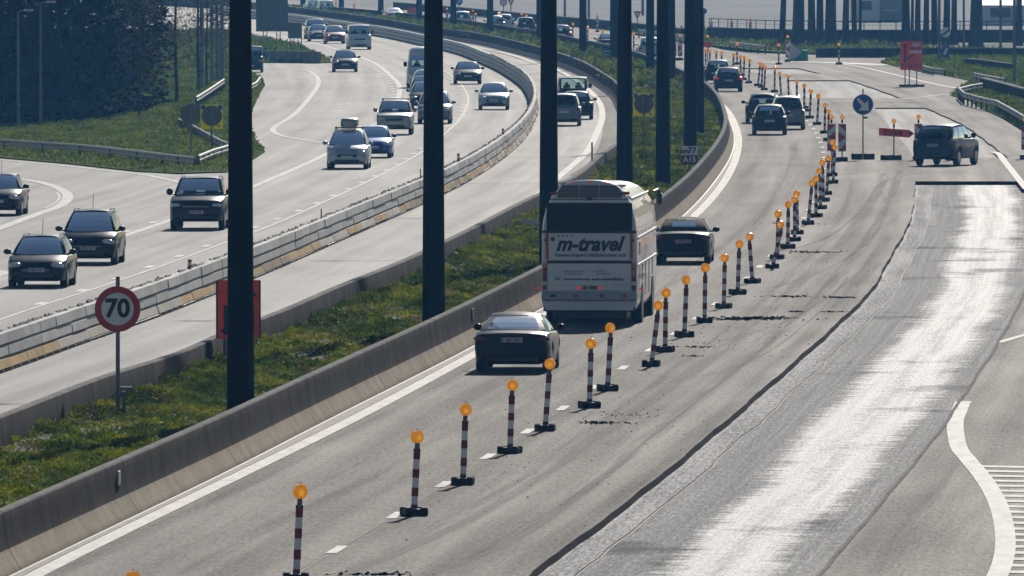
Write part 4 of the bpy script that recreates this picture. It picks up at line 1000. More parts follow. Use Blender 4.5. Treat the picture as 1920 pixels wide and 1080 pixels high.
# green wedge shaped impact attenuator with white chevron
p = G(1497, 114); k = ppm(p.y); e = empty('crash_cushion', p, 0, 'green wedge with white arrow face on the far road', 'crash cushion')
top = [(-17, 38), (-10, 30), (0, 24), (10, 19), (18, 20)]
b = MB(); b.poly([(-17 / k, 0, 0)] + [(18 / k, 0, 0)] + [(x / k, 0, z / k) for x, z in top[::-1]], None, (0, 2.2, 0)); b.build('body', M['green'], e)
b = MB(); b.poly([(-16.5 / k, -.01, 3 / k), (-9 / k, -.01, 3 / k), (7 / k, -.01, 16 / k), (-3 / k, -.01, 24.5 / k), (-9 / k, -.01, 28 / k), (-16.5 / k, -.01, 36 / k)], None, (0, -.02, 0)); b.build('arrow_face', M['white'], e)
b = MB(); b.bevbox((0, 1.0, .03), (38 / k, 2.6, .1), .03); b.build('skid', M['dark_steel'], e)

# ------------------------------------------------------------------ delineators
def delineator(px, py, label, lx=0.0, h=1.27, group='red and white lamp delineators', proto={}):
    """lx = sideways lean (m at the top)"""
    e = empty('delineator', G(px, py), 0, label, 'delineator', group)
    if 'p' not in proto:
        d = {}
        foot = MB(); foot.bevbox((0, 0, .065), (.40, .5, .13), .025)
        for s in (-1, 1):
            for t in (-1, 1): foot.bevbox((s * .15, t * .17, .08), (.13, .16, .16), .02)
        d['foot'] = foot.build('foot', M['rubber'], e)
        parts = []
        tube = MB(); tube.bevbox((0, 0, .66), (.115, .05, 1.1), .012); parts.append(('panel', tube, 'white'))
        for i, zc in enumerate((1.12, .78, .44, .17)):
            s = MB(); s.bevbox((0, 0, zc - .0), (.121, .056, .17 if i < 3 else .08), .008); parts.append(('stripe', s, 'delin_red'))
        bt = MB(); bt.bevbox((0, 0, 1.27), (.085, .085, .14), .012); parts.append(('lamp_battery', bt, 'alu'))
        nk = MB(); nk.bevbox((0, 0, 1.215), (.13, .07, .04), .01); parts.append(('collar', nk, 'rubber'))
        d['parts'] = [(nm, mb.build(nm, M[mt], e)) for nm, mb, mt in parts]
        ln = MB(); ln.tube([(0, -.065, 1.45), (0, -.045, 1.45), (0, .045, 1.45), (0, .065, 1.45)], [.085, .118, .118, .085], 18); d['lamp'] = ln.build('lamp', M['amber'], e, 40)
        cr = MB(); cr.disc((0, -.067, 1.43), .05, 'Y', .012, 12); d['core'] = cr.build('lens_core', M['amber_core'], d['lamp'])
        hk = MB(); hk.tube([(-.02, 0, 1.565), (-.014, 0, 1.6), (.014, 0, 1.6), (.02, 0, 1.565)], .006, 5); d['hook'] = hk.build('hook', M['rubber'], d['lamp'])
        proto['p'] = d; ps = [o for _, o in d['parts']] + [d['lamp']]
    else:
        d = proto['p']; ps = []
        def cp(o, par): c = o.copy(); COL.objects.link(c); c.parent = par; return c
        cp(d['foot'], e)
        for nm, o in d['parts']: c = cp(o, e); ps.append(c)
        l2 = cp(d['lamp'], e); ps.append(l2); cp(d['core'], l2); cp(d['hook'], l2)
    sh = math.atan2(lx, 1.4)
    for o in ps: o.rotation_euler = (0, sh, 0)
    ps[-1].rotation_euler = (0, sh, R(random.choice((-1, 1)) * random.uniform(0, 38)))
    e.rotation_euler = (0, 0, R(random.uniform(-14, 14))); e.scale = (1, 1, random.uniform(.96, 1.04))
    return e
M['delin_red'] = noise_col('delineator_red', (.1, .012, .014), (.26, .012, .018), 5, .5, objrand=.25)
D = [(250,1265,.0),(555,1091,.07),(776,967,.07),(868,909,.05),(956,850,.05),(1022,808,.1),(1105,765,.04),(1139,733,.08),(1221,687,.18),(1247,660,.02),(1283,632,.06),(1321,605,.02),(1357,578,.03),(1383,552,.05),(1411,531,-.1),(1448,503,.32),(1457,486,.04),(1477,466,.02),(1490,452,.0),(1495,439,-.02),(1515,421,.14),(1530,407,.0),(1539,392,-.06),(1544,378,-.04),(1550,365,.08),(1562,344,.07),(1560,330,.02),
     (1546,250,.03),(1553,264,.02),(1532,234,.08),(1518,222,.07),(1508,209,.0),(1494,200,.0),(1479,189,-.04),(1465,183,-.1),(1452,173,.03),(1433,169,.06),(1428,164,.06),(1421,161,.15),(1404,156,.06),(1394,150,.06),(1389,147,-.02),(1373,143,.1)]
ords = ['first','second','third','fourth','fifth','sixth','seventh','eighth','ninth','tenth','eleventh','twelfth','thirteenth','fourteenth','fifteenth','sixteenth','seventeenth','eighteenth','nineteenth','twentieth']
for i, (px, py, lx) in enumerate(D):
    if i == 0: lb = 'amber delineator lamp just showing at the bottom picture edge'
    elif i == 8: lb = 'delineator leaning right, ninth from the bottom, beside the coach corner'
    elif i == 15: lb = 'strongly tilted delineator on a skewed dark foot'
    elif i < 20: lb = 'red and white delineator with amber lamp, %s from the bottom edge' % ords[i]
    elif i < 27: lb = 'red and white delineator in the dense middle stretch, %s above the tilted one' % ords[i - 16]
    else: lb = 'small delineator on the far curve, %s beyond the hazard board pair' % ords[i - 27]
    delineator(px, py, lb, lx)
XD = [(1784, 301, 'delineator lamp peeping over the roof of the dark four by four'), (1460, 121, 'lone delineator left of the green wedge'), (1573, 121, 'lone delineator on the empty far road before the trunks'), (1382, 121, 'delineator on the far road, set back from the curve of lamps'), (1353, 138, 'far delineator just right of the silver car ahead'), (1343, 135, 'far delineator above the silver car ahead'), (1331, 133, 'far delineator beside the mast, second from it'), (1323, 133, 'far delineator touching the masts by the kilometre sign'), (1188, 98, 'hazy delineator right of the dark mast behind the coach'), (1130, 92, 'hazy delineator above the car roof right of the coach mast'), (1102, 84, 'hazy delineator touching the lone hazy mast'), (1074, 77, 'hazy delineator beside the car with red tail lamps'), (987, 58, 'tiny amber lamp in the haze left of the coach mast, right one of two'), (978, 56, 'tiny amber lamp in the haze left of the coach mast, left one of two'), (935, 53, 'tiny amber lamp in the haze above the queue, by the mast on the bend'), (892, 54, 'tiny amber lamp in the haze, right one of the group above the queue'), (879, 52, 'tiny amber lamp in the haze, middle one of the group above the queue'), (872, 50, 'tiny amber lamp in the haze, left one of the group above the queue'), (630, 28, 'tiny amber lamp in the haze above the red car'), (664, 31, 'tiny amber lamp in the haze above the white van'), (516, 134, None)][:-1]
for px, py, lb in XD: delineator(px, py, lb, 0.0, group='far lamp delineators')

# crumbs of asphalt on the closed lane
n = 0; VV = []
def crumbs(px, py, wx, wy, cnt, smax):
    c = G(px, py); k = ppm(c.y)
    for _ in range(cnt):
        x = c.x + random.gauss(0, wx); y = c.y + random.gauss(0, wy); s = smax * random.random() ** 2 + .01; h = s * random.uniform(.4, .9)
        a = [(x - s, y - s, .002), (x + s, y - s * .6, .002), (x, y + s, .002)]; t = (x + random.uniform(-.3, .3) * s, y, .002 + h)
        for i, j in ((0, 1), (1, 2), (2, 0)): VV.extend([a[i], a[j], t])
for a in ((1420,597,.55,.7,420,.055),(1380,599,.25,.4,160,.06),(1130,793,.3,.35,160,.04),(1310,651,.25,.4,80,.035),(1300,668,.12,.2,60,.035),(1520,473,.4,.6,150,.05),(1480,556,.4,.5,110,.05),(1570,558,.25,.35,130,.05),(1494,585,.07,.1,60,.07),(1560,585,.2,.3,60,.04),(700,1077,.35,.3,140,.04),(1160,777,.5,1.0,60,.025),(1500,420,.6,.8,60,.04),(1510,409,.5,.8,40,.03),(1330,640,1.2,5,120,.02),(1200,800,1.3,8,160,.018),(1400,620,1.5,12,140,.022),(1000,900,1.3,8,120,.016),(1500,520,1.5,20,120,.025)): crumbs(*a)
soup('asphalt_crumbs', np.array(VV), 3, M['cut'], label='dark crumbs of asphalt scattered on the closed lane', category='debris')
# white tubes lying in the median
p = G(985, 424, .42); e = empty('lying_rail', p, R(-70), 'pale rail section lying in the median grass left of the coach', 'debris')
for i in range(3):
    b = MB(); b.tube([(-1.6, i * .25, .06 + .05 * i), (3.2, i * .3 - .2, .1 + .03 * i)], .04, 6); b.build('tube', M['galv'], e)
# ------------------------------------------------------------------ vehicles
def paint(name, c, metallic=0.35, rough=0.3):
    m, n, l, b = nmat(name)
    tc = n.new('ShaderNodeTexCoord'); no = n.new('ShaderNodeTexNoise'); no.inputs['Scale'].default_value = 2.0; no.inputs['Detail'].default_value = 5
    l.new(tc.outputs['Object'], no.inputs['Vector'])
    r = ramp(n, [(0.3, tuple(x * .88 for x in c)), (0.7, tuple(min(1, x * 1.1) for x in c))]); l.new(no.outputs[0], r.inputs[0]); l.new(r.outputs[0], b.inputs['Base Color'])
    rr = n.new('ShaderNodeMapRange'); rr.inputs[3].default_value = rough; rr.inputs[4].default_value = rough + .12; l.new(no.outputs[0], rr.inputs[0]); l.new(rr.outputs[0], b.inputs['Roughness'])
    b.inputs['Metallic'].default_value = metallic; b.inputs['Coat Weight'].default_value = 0.5 if max(c) > .1 else .3; b.inputs['Coat Roughness'].default_value = 0.06; b.inputs['Specular IOR Level'].default_value = 0.45 if max(c) > .1 else .06
    return m
def car_glass(name, tint, ior):
    m, n, l, b = nmat(name)
    n.remove(b)
    tr = n.new('ShaderNodeBsdfTransparent'); tr.inputs[0].default_value = (*tint, 1)
    gl = n.new('ShaderNodeBsdfGlossy'); gl.inputs['Roughness'].default_value = 0.04; gl.inputs[0].default_value = (.9, .95, 1, 1)
    fr = n.new('ShaderNodeFresnel'); fr.inputs[0].default_value = ior
    tc = n.new('ShaderNodeTexCoord'); no = n.new('ShaderNodeTexNoise'); no.inputs['Scale'].default_value = 3; l.new(tc.outputs['Object'], no.inputs['Vector'])
    mr = n.new('ShaderNodeMapRange'); mr.inputs[3].default_value = .03; mr.inputs[4].default_value = .09; l.new(no.outputs[0], mr.inputs[0]); l.new(mr.outputs[0], gl.inputs['Roughness'])
    mx = n.new('ShaderNodeMixShader'); l.new(fr.outputs[0], mx.inputs[0]); l.new(tr.outputs[0], mx.inputs[1]); l.new(gl.outputs[0], mx.inputs[2])
    l.new(mx.outputs[0], n['Material Output'].inputs[0])
    return m
M['glass'] = car_glass('tinted_glass', (.60, .74, .74), 1.4)
M['glass_priv'] = car_glass('privacy_glass', (.02, .03, .035), 1.22)
M['tyre'] = flat('tyre_rubber', (0.012, 0.012, 0.013), 0.8)
M['rim'] = flat('alloy_rim', (0.35, 0.36, 0.37), 0.35, metallic=0.7)
M['trim'] = flat('black_trim', (0.012, 0.012, 0.014), 0.45)
M['seat'] = flat('seat_fabric', (0.02, 0.02, 0.022), 0.9)
M['head_off'] = flat('headlamp_lens', (0.5, 0.54, 0.58), 0.15, metallic=0.2, coat=1.0)
M['head_on'] = flat('headlamp_lit', (0.9, 0.8, 0.65), 0.2, emit=(1.0, .68, .4), es=3.0)
M['tail'] = flat('tail_lens', (0.16, 0.006, 0.012), 0.2, coat=1.0)
M['brake'] = flat('brake_lit', (0.6, 0.015, 0.02), 0.2, emit=(1.0, .02, .04), es=.3)
M['plate'] = flat('plate_white', (0.5, 0.52, 0.54), 0.4)
M['plate_red'] = flat('plate_text', (0.2, 0.02, 0.04), 0.5)
M['softtop'] = flat('soft_top', (0.02, 0.02, 0.021), 0.85)
PAINTS = {'black': (.008, .009, .012), 'navy': (.008, .012, .024), 'darkgrey': (.02, .023, .028), 'silver': (.36, .4, .45), 'steel': (.13, .16, .2), 'blue': (.02, .10, .32), 'white': (.62, .66, .7), 'red': (.32, .02, .05), 'green': (.02, .04, .04), 'beige': (.3, .3, .29), 'anthracite': (.012, .015, .022)}
PM_ = {k: paint('paint_' + k, c, 0.5 if k in ('silver', 'steel', 'blue', 'beige') else 0.0) for k, c in PAINTS.items()}

KIND = {  # L W H, distances from the front bumper: cowl, roof front, roof rear, rear base; belt, hood nose, tail deck, wheel radius, front/rear axle, tumblehome
 'hatch': dict(L=4.15, W=1.76, H=1.49, cowl=.95, rf=1.75, rr=3.5, rb=4.0, belt=.97, nose=.72, deck=.95, R=.315, fa=.82, ra=3.42, th=.63, win=((.06, .47), (.51, .86))),
 'wagon': dict(L=4.55, W=1.78, H=1.5, cowl=1.0, rf=1.8, rr=4.0, rb=4.4, belt=.96, nose=.72, deck=.94, R=.32, fa=.86, ra=3.55, th=.63, win=((.05, .36), (.39, .66), (.69, .92))),
 'mpv': dict(L=4.45, W=1.82, H=1.68, cowl=.75, rf=1.75, rr=3.9, rb=4.3, belt=1.04, nose=.78, deck=1.0, R=.325, fa=.88, ra=3.6, th=.65, win=((.05, .38), (.41, .68), (.71, .93))),
 'suv': dict(L=4.8, W=1.93, H=1.80, cowl=1.3, rf=2.05, rr=4.05, rb=4.68, belt=1.19, nose=1.02, deck=1.16, R=.385, fa=.92, ra=3.82, th=.72, win=((.04, .36), (.39, .67), (.7, .94))),
 'coupe': dict(L=4.65, W=1.86, H=1.37, cowl=1.25, rf=2.1, rr=2.95, rb=4.15, belt=.93, nose=.70, deck=.99, R=.33, fa=.9, ra=3.7, th=.60, win=((.08, .5), (.54, .8))),
 'sedan': dict(L=4.5, W=1.8, H=1.43, cowl=1.2, rf=1.95, rr=3.1, rb=3.85, belt=.95, nose=.72, deck=.98, R=.32, fa=.86, ra=3.55, th=.62, win=((.08, .46), (.5, .82))),
 'cabrio': dict(L=4.4, W=1.75, H=1.41, cowl=1.3, rf=1.95, rr=2.9, rb=3.65, belt=.95, nose=.72, deck=1.0, R=.33, fa=.85, ra=3.5, th=.64, win=((.08, .6),)),
 'van': dict(L=5.2, W=1.98, H=2.0, cowl=.55, rf=1.25, rr=5.0, rb=5.15, belt=1.28, nose=1.05, deck=1.2, R=.34, fa=.95, ra=4.0, th=.84, win=((.03, .22),)),
}
def car(px, py, kind, col, label, category='car', facing='away', heading=None, road=None, lights=False, brake=False, rails=False, antenna=False, plate=None, scale=1.0, cap=0.0, glass='glass', roofbox=False, bars=False, rearwin=(.09, .09, .14, .12), spoiler=False, zfix=0.0, softtop=False, group=None, grille_bar=False):
    K = dict(KIND[kind]); L, W, H = K['L'], K['W'], K['H']; hw = W / 2
    g = G(px, py); road = road or (RW if facing == 'away' else BR)
    if heading is None:
        sl = road.slope(g.y, 15); yaw = -math.atan(sl)
    else: yaw = -R(heading)
    # origin: centre of the car on the ground; the measured point is at the near axle
    near = L / 2 - (K['fa'] if facing == 'toward' else L - K['ra'])
    c = g + Vector((-math.sin(yaw) * near, math.cos(yaw) * near, 0)) * scale
    rz = yaw + (math.pi if facing == 'toward' else 0)
    e = empty(category.split()[-1] if category != 'car' else 'car', c, rz, label, category, group or 'traffic on the motorway'); e.scale = (scale,) * 3
    pm = PM_[col]
    yf = L / 2
    def Y(d): return yf - d
    # ---- lower body loft
    st = sorted(set([0, .03, .09, .2, .4] + [K['fa'] + K['R'] * 1.16 * math.cos(a) for a in np.linspace(0, math.pi, 9)] + [K['cowl'], (K['cowl'] + K['rb']) / 2] + [K['ra'] + K['R'] * 1.16 * math.cos(a) for a in np.linspace(0, math.pi, 9)] + [L - .35, L - .15, L - .06, L - .015, L]))
    zb0 = .2 if kind != 'suv' else .3
    def top(d):
        if d < .12: return K['nose'] - .10 * (1 - d / .12) ** 2
        if d < K['cowl']: t = (d - .12) / (K['cowl'] - .12); return K['nose'] + (K['belt'] - K['nose']) * (t ** .62)
        if d < K['rb']: return K['belt'] + (K['deck'] - K['belt']) * ((d - K['cowl']) / (K['rb'] - K['cowl'])) ** 2
        t = (d - K['rb']) / (L - K['rb'] + 1e-6); return K['deck'] - .05 * t * t
    def half(d):
        f = min(d, .9) / .9; r_ = min(L - d, .7) / .7
        return hw * (1 - .16 * (1 - f) ** 2.4) * (1 - .10 * (1 - r_) ** 2.6)
    rings = []; AR = K['R'] * 1.16
    for d in st:
        w = half(d); zt = top(d); endf = max(0, 1 - d / .09), max(0, 1 - (L - d) / .06); sq = max(endf)
        zb = zb0 + .1 * max(0, 1 - d / .35) ** 2 + .1 * max(0, 1 - (L - d) / .35) ** 2 + .02 * sq
        za = zb + .03
        for ax in (K['fa'], K['ra']):
            if abs(d - ax) < AR - 1e-6: za = max(za, K['R'] + math.sqrt(AR * AR - (d - ax) ** 2))
        za = min(za, zt - .14); zm = max(za + .03, zt * .62); zs = max(zm + .03, zt - .10 - .02 * sq)
        w_ = w * (1 - .05 * sq)
        half_ring = [(0, zb), (w - .27, zb), (w - .27, za), (w_ - .035, za), (w_, zm), (w_ * .99, zs), (w_ * .955, zt - .035), (w_ * .87, zt - .005), (w_ * .45, zt + .022), (0, zt + .03)]
        ring = [(x, Y(d), z) for x, z in half_ring] + [(-x, Y(d), z) for x, z in half_ring[-2:0:-1]]
        rings.append(ring)
    b = MB(); b.loft(rings)
    # ---- greenhouse frame
    wb_f, wb_r = half(K['cowl']) * .90, half(K['rb']) * .88
    wr = hw * K['th']; wr_r = wr * .97
    zr = H - .035
    belt_f, belt_r = top(K['cowl']) + .0, top(K['rb']) + .0
    CF = {'bl': Vector((-wb_f, Y(K['cowl'] + .16), belt_f)), 'br': Vector((wb_f, Y(K['cowl'] + .16), belt_f)), 'tl': Vector((-wr, Y(K['rf'] + .08), zr)), 'tr': Vector((wr, Y(K['rf'] + .08), zr))}
    CR = {'bl': Vector((-wb_r, Y(K['rb'] - .1), belt_r)), 'br': Vector((wb_r, Y(K['rb'] - .1), belt_r)), 'tl': Vector((-wr_r, Y(K['rr'] - .06), zr - .03)), 'tr': Vector((wr_r, Y(K['rr'] - .06), zr - .03))}
    def curve(p, q, bulge, n): return [p.lerp(q, i / n) + bulge * (1 - (2 * i / n - 1) ** 2) for i in range(n + 1)]
    def panel(bot, top_, us, vs, wins, bulge):
        """bilinear patch between two curves sampled by function; wins = list of (u0,u1,v0,v1); returns frame faces added to b and window MBs"""
        def pt(u, v):
            x = u * (len(bot) - 1); i = min(int(x), len(bot) - 2); t = x - i
            return bot[i].lerp(bot[i + 1], t).lerp(top_[i].lerp(top_[i + 1], t), v) + bulge * (4 * v * (1 - v))
        U = sorted(set(us + [w[0] for w in wins] + [w[1] for w in wins])); Vv = sorted(set(vs + [w[2] for w in wins] + [w[3] for w in wins]))
        grid = [[pt(u, v) for u in U] for v in Vv]; fr = ([], []); out = [([], []) for _ in wins]
        for j in range(len(Vv) - 1):
            for i in range(len(U) - 1):
                uc, vc = (U[i] + U[i + 1]) / 2, (Vv[j] + Vv[j + 1]) / 2; tgt = fr
                for k, w in enumerate(wins):
                    if w[0] < uc < w[1] and w[2] < vc < w[3]: tgt = out[k]
                n0 = len(tgt[0]); tgt[0].extend([grid[j][i], grid[j][i + 1], grid[j + 1][i + 1], grid[j + 1][i]]); tgt[1].append((n0, n0 + 1, n0 + 2, n0 + 3))
        b2.add(*fr)
        return out
    b2 = MB()
    us = [i / 8 for i in range(9)]; vs = [0, .25, .5, .75, 1]
    fb = curve(CF['bl'], CF['br'], Vector((0, .16, 0)), 8); ft = curve(CF['tl'], CF['tr'], Vector((0, .08, .03)), 8)
    rb_ = curve(CR['br'], CR['bl'], Vector((0, -.1, 0)), 8); rt = curve(CR['tr'], CR['tl'], Vector((0, -.06, .03)), 8)
    wins = []
    for w in panel(fb, ft, us, vs, [(.05, .95, .02, .93)], Vector((0, .04, .03))): wins.append(('windscreen', w, 'glass'))
    rw_ = rearwin
    if rw_:
        for w in panel(rb_, rt, us, vs, [(rw_[0], 1 - rw_[1], rw_[2], 1 - rw_[3])], Vector((0, -.05, .03))): wins.append(('rear_window', w, glass))
    else: panel(rb_, rt, us, vs, [], Vector((0, -.03, .0)))
    for s in (1, -1):
        a0, a1 = (CF['br'], CR['br']) if s > 0 else (CF['bl'], CR['bl']); t0, t1 = (CF['tr'], CR['tr']) if s > 0 else (CF['tl'], CR['tl'])
        sb = curve(a0, a1, Vector((s * .05, 0, 0)), 8); tp = curve(t0, t1, Vector((s * .05, 0, .03)), 8)
        for w in panel(sb, tp, us, vs, [(u0, u1, .06, .88) for u0, u1 in K['win']], Vector((s * .035, 0, 0))): wins.append(('side_window', w, 'glass' if glass == 'glass' else glass))
    # roof
    nr = 8; rows = []
    for j in range(nr + 1):
        t = j / nr; row = []
        for i in range(9):
            f_, r__ = ft[i], rt[8 - i]; p = f_.lerp(r__, t); u = abs(2 * i / 8 - 1)
            p = p + Vector(((1 if i > 4 else -1 if i < 4 else 0) * .05 * (1 - (2 * t - 1) ** 2) * (1 if i in (0, 8) else .6 if i in (1, 7) else .2), 0, .045 * (1 - (2 * t - 1) ** 2) + .02 * (1 - u ** 3)))
            row.append(p)
        rows.append(row)
    rv = [p for r_ in rows for p in r_]; rf_ = [(j * 9 + i, j * 9 + i + 1, (j + 1) * 9 + i + 1, (j + 1) * 9 + i) for j in range(nr) for i in range(8)]
    if softtop:
        b2.add(rv, rf_); b.build('body', pm, e, 38); b2.build('soft_top', M['softtop'], e, 45)
    else:
        b.build('body', pm, e, 38); b2.build('cabin_frame', pm, e, 40)
        b3 = MB(); b3.add(rv, rf_)
        if cap:
            lo = [[(x * wr * .98, Y(K['rf'] + .1 + (L - K['rf'] - .35) * t), H - .03) for x in (-1, -.6, 0, .6, 1)] for t in (0, .12, .5, 1)]
            rr_ = []
            for t, k, zz_ in ((0, .9, .0), (.04, .93, cap * .6), (.14, .96, cap * .95), (.5, .97, cap), (.98, .97, cap), (1, .95, cap * .9)):
                yy = Y(K['rf'] + .05 + (L - K['rf'] - .25) * t); rr_.append([(-wr * 1.04, yy, H - .08), (-wr * k * 1.02, yy, H - .05 + zz_ * .7), (-wr * k * .8, yy, H - .03 + zz_ * .96), (0, yy, H - .02 + zz_ * 1.03), (wr * k * .8, yy, H - .03 + zz_ * .96), (wr * k * 1.02, yy, H - .05 + zz_ * .7), (wr * 1.04, yy, H - .08)])
            b3.loft(rr_)
        b3.build('roof', pm, e, 40)
    for nm, (vv, ff), gm in wins:
        q = MB(); q.add(vv, ff); q.build(nm, M[gm], e, 60)
    # dark interior deck and seats
    q = MB(); q.add([(-wb_f * .96, Y(K['cowl'] + .1), belt_f + .034), (wb_f * .96, Y(K['cowl'] + .1), belt_f + .034), (wb_r * .96, Y(K['rb'] - .15), belt_r + .034), (-wb_r * .96, Y(K['rb'] - .15), belt_r + .034)], [(3, 2, 1, 0)]); q.build('interior', M['seat'], e)
    for yy, xs, hh in ((K['rf'] + .35, (-.36, .36), .24), (min(K['rr'] - .25, K['rf'] + 1.25), (-.45, .45), .06)):
        if kind == 'van' and yy > 2.2: continue
        for x in xs:
            q = MB(); q.bevbox((x, Y(yy), K['belt'] + hh / 2 - .02), (.42, .14, hh), .05); q.ell((x, Y(yy) - .0, K['belt'] + hh + .05), (.11, .09, .09), 10, 6); q.build('seat', M['seat'], e, 50)
    # wheels
    for s in (-1, 1):
        for ax in (K['fa'], K['ra']):
            x = s * (half(ax) - .125); r_ = K['R']
            q = MB(); q.tube([(x - .105, Y(ax), r_), (x - .085, Y(ax), r_), (x + .085, Y(ax), r_), (x + .105, Y(ax), r_)], [r_ * .9, r_, r_, r_ * .9], 20); ty = q.build('wheel', M['tyre'], e, 35)
            q = MB(); q.tube([(x + s * .1, Y(ax), r_), (x + s * .112, Y(ax), r_)], [r_ * .66, r_ * .6], 16); q.build('rim', M['rim'], ty, 35)
    # lamps
    zl = K['nose'] - .05 if kind not in ('suv', 'van') else K['nose'] - .14
    hm = M['head_on'] if lights else M['head_off']
    for s in (-1, 1):
        q = MB(); q.ell((s * hw * .69, Y(.13), zl), (.21, .17, .095), 12, 7); hl = q.build('headlight', M['head_off'], e, 60)
        if lights:
            q = MB(); q.ell((s * hw * .70, Y(.035), zl), (.09, .05, .07), 10, 6); q.build('lit_bulb', M['head_on'], hl, 60)
    tz = K['deck'] - (.16 if kind in ('coupe', 'sedan', 'cabrio') else .12)
    tall = .2 if kind in ('mpv', 'suv', 'van', 'wagon') else .12
    for s in (-1, 1):
        q = MB(); q.ell((s * hw * .80, Y(L - .10), tz), (.19 if tall < .15 else .13, .13, tall * .75), 12, 7); q.build('tail_light', M['brake'] if brake else M['tail'], e, 60)
    # fascia
    q = MB(); q.bevbox((0, Y(.0), K['nose'] - .19), (hw * .95, .06, .13), .015); gr = q.build('grille', M['trim'], e)
    if grille_bar:
        q = MB(); q.bevbox((0, Y(-.035), K['nose'] - .19), (hw * .95, .02, .022), .005); q.build('chrome_bar', M['rim'], gr)
    q = MB(); q.bevbox((0, Y(.0), zb0 + .17), (hw * 1.15, .07, .13), .02); q.build('lower_intake', M['trim'], e)
    q = MB(); q.bevbox((0, Y(L) + .0, zb0 + .14), (hw * 1.4, .08, .12), .02); q.build('rear_diffuser', M['trim'], e)
    for s, dd in ((1, -.045), (-1, L + .03)):
        zpl = zb0 + .34 if s > 0 else (tz - .12 if kind != 'coupe' else tz - .03)
        q = MB(); q.box((0, Y(dd), zpl), (.52, .02, .115)); pl = q.build('licence_plate', M['plate'], e)
        if plate and ((facing == 'toward') == (s > 0)):
            t_ = text_part('lettering', plate, .105, M['plate_red'], pl, (0.02, Y(dd) + s * .014, zpl), rot=(math.pi / 2, 0, math.pi if s > 0 else 0), bold=.004, width=.42, ext=.002)
            q = MB(); q.box((-.235 * (1 if s < 0 else -1), Y(dd) + s * .011, zpl), (.04, .004, .112)); q.build('country_band', M['blue'], pl)
    # mirrors
    for s in (-1, 1):
        x = s * (half(K['cowl'] + .4) * .95 + .13); mh = .085 if kind not in ('van', 'suv') else .125 if kind == 'suv' else .17
        q = MB(); q.ell((x, Y(K['cowl'] + .45), K['belt'] + mh), (.12, .09, mh), 10, 6); q.tube([(x - s * .2, Y(K['cowl'] + .45), K['belt'] + .02), (x, Y(K['cowl'] + .45), K['belt'] + mh * .6)], .025, 6); q.build('mirror', pm if kind not in ('van',) else M['trim'], e, 50)
    if rails or roofbox or bars:
        for s in (-1, 1):
            q = MB(); q.tube([(s * wr * .95, Y(K['rf'] + .2), H - .02), (s * wr * .96, Y(K['rf'] + .35), H + .05), (s * wr * .96, Y(K['rr'] - .35), H + .04), (s * wr * .93, Y(K['rr'] - .2), H - .03)], .022, 6); q.build('roof_rail', M['rim'], e, 50)
    if bars or roofbox:
        for yy in (K['rf'] + .6, K['rr'] - .7):
            q = MB(); q.box((0, Y(yy), H + .08), (wr * 2.05, .07, .035)); q.build('cross_bar', M['trim'], e)
            for s in (-1, 1): q = MB(); q.bevbox((s * wr * .97, Y(yy), H + .06), (.08, .1, .12), .015); q.build('bar_foot', M['trim'], e)
    if antenna: q = MB(); q.tube([(0, Y(K['rf'] + .5), H), (0.0, Y(K['rf'] + .62), H + .5)], .009, 5); q.build('antenna', M['trim'], e)
    if brake and kind in ('hatch', 'wagon'): q = MB(); q.box((0, Y(K['rr'] + .02), H - .06), (.35, .05, .04)); q.build('high_brake_light', M['brake'], e)
    if spoiler: q = MB(); q.bevbox((0, Y(K['rr'] + .08), H - .015), (wr * 1.8, .22, .03), .01); q.build('roof_spoiler', pm, e)
    if roofbox:
        rb2 = empty('roof_box', c + Vector((0, 0, (H + .1) * scale)), rz, 'grey roof box on the silver car among the oncoming traffic', 'roof box'); rb2.scale = (scale,) * 3
        rr_ = []
        for t, k, zz_ in ((0, .55, .5), (.03, .8, .8), (.12, .95, .97), (.5, 1, 1), (.9, .96, .97), (1, .8, .7)):
            yy = Y(K['rf'] + .1) - 2.1 * t; a = .38 * k; rr_.append([(-a * .8, yy, .02), (a * .8, yy, .02), (a, yy, .16), (a * .96, yy, .16 + .2 * zz_), (a * .7, yy, .16 + .24 * zz_), (-a * .7, yy, .16 + .24 * zz_), (-a * .96, yy, .16 + .2 * zz_), (-a, yy, .16)])
        q = MB(); q.loft(rr_); q.build('lid', PM_['beige'], rb2, 40)
        q = MB(); q.bevbox((0, Y(K['rf'] + 1.15), .1), (.70, 1.95, .16), .05); q.build('tray', M['trim'], rb2)
    return e

# same direction as the camera looks
car(964, 697, 'coupe', 'anthracite', 'dark coupe driving away just behind the coach', plate='1-JJG-027', antenna=False)
car(1282, 494, 'cabrio', 'black', 'black convertible with soft top just right of the coach', softtop=True, rearwin=(.22, .22, .36, .26), plate='1-EDB-228')
car(1443, 253, 'hatch', 'green', 'dark hatchback, nearest of the three cars ahead of the convertible', plate=None)
car(1477, 243, 'mpv', 'steel', 'silver estate with roof rails beside the dark hatchback', rails=True, glass='glass_priv')
car(1430, 231, 'hatch', 'darkgrey', 'dark hatchback farthest of the three cars ahead of the convertible', spoiler=True, scale=1.03)
car(1366, 172, 'hatch', 'navy', 'dark hatchback with red brake lamps beyond the bend', brake=True)
car(1346, 157, 'hatch', 'darkgrey', 'grey hatchback just ahead of the one with brake lamps', scale=1.02)
car(1759, 311, 'suv', 'navy', 'dark four by four turning off past the red exit arrow', 'car', heading=17, glass='glass_priv', plate='1-GHR-482', rearwin=(.06, .06, .1, .12))
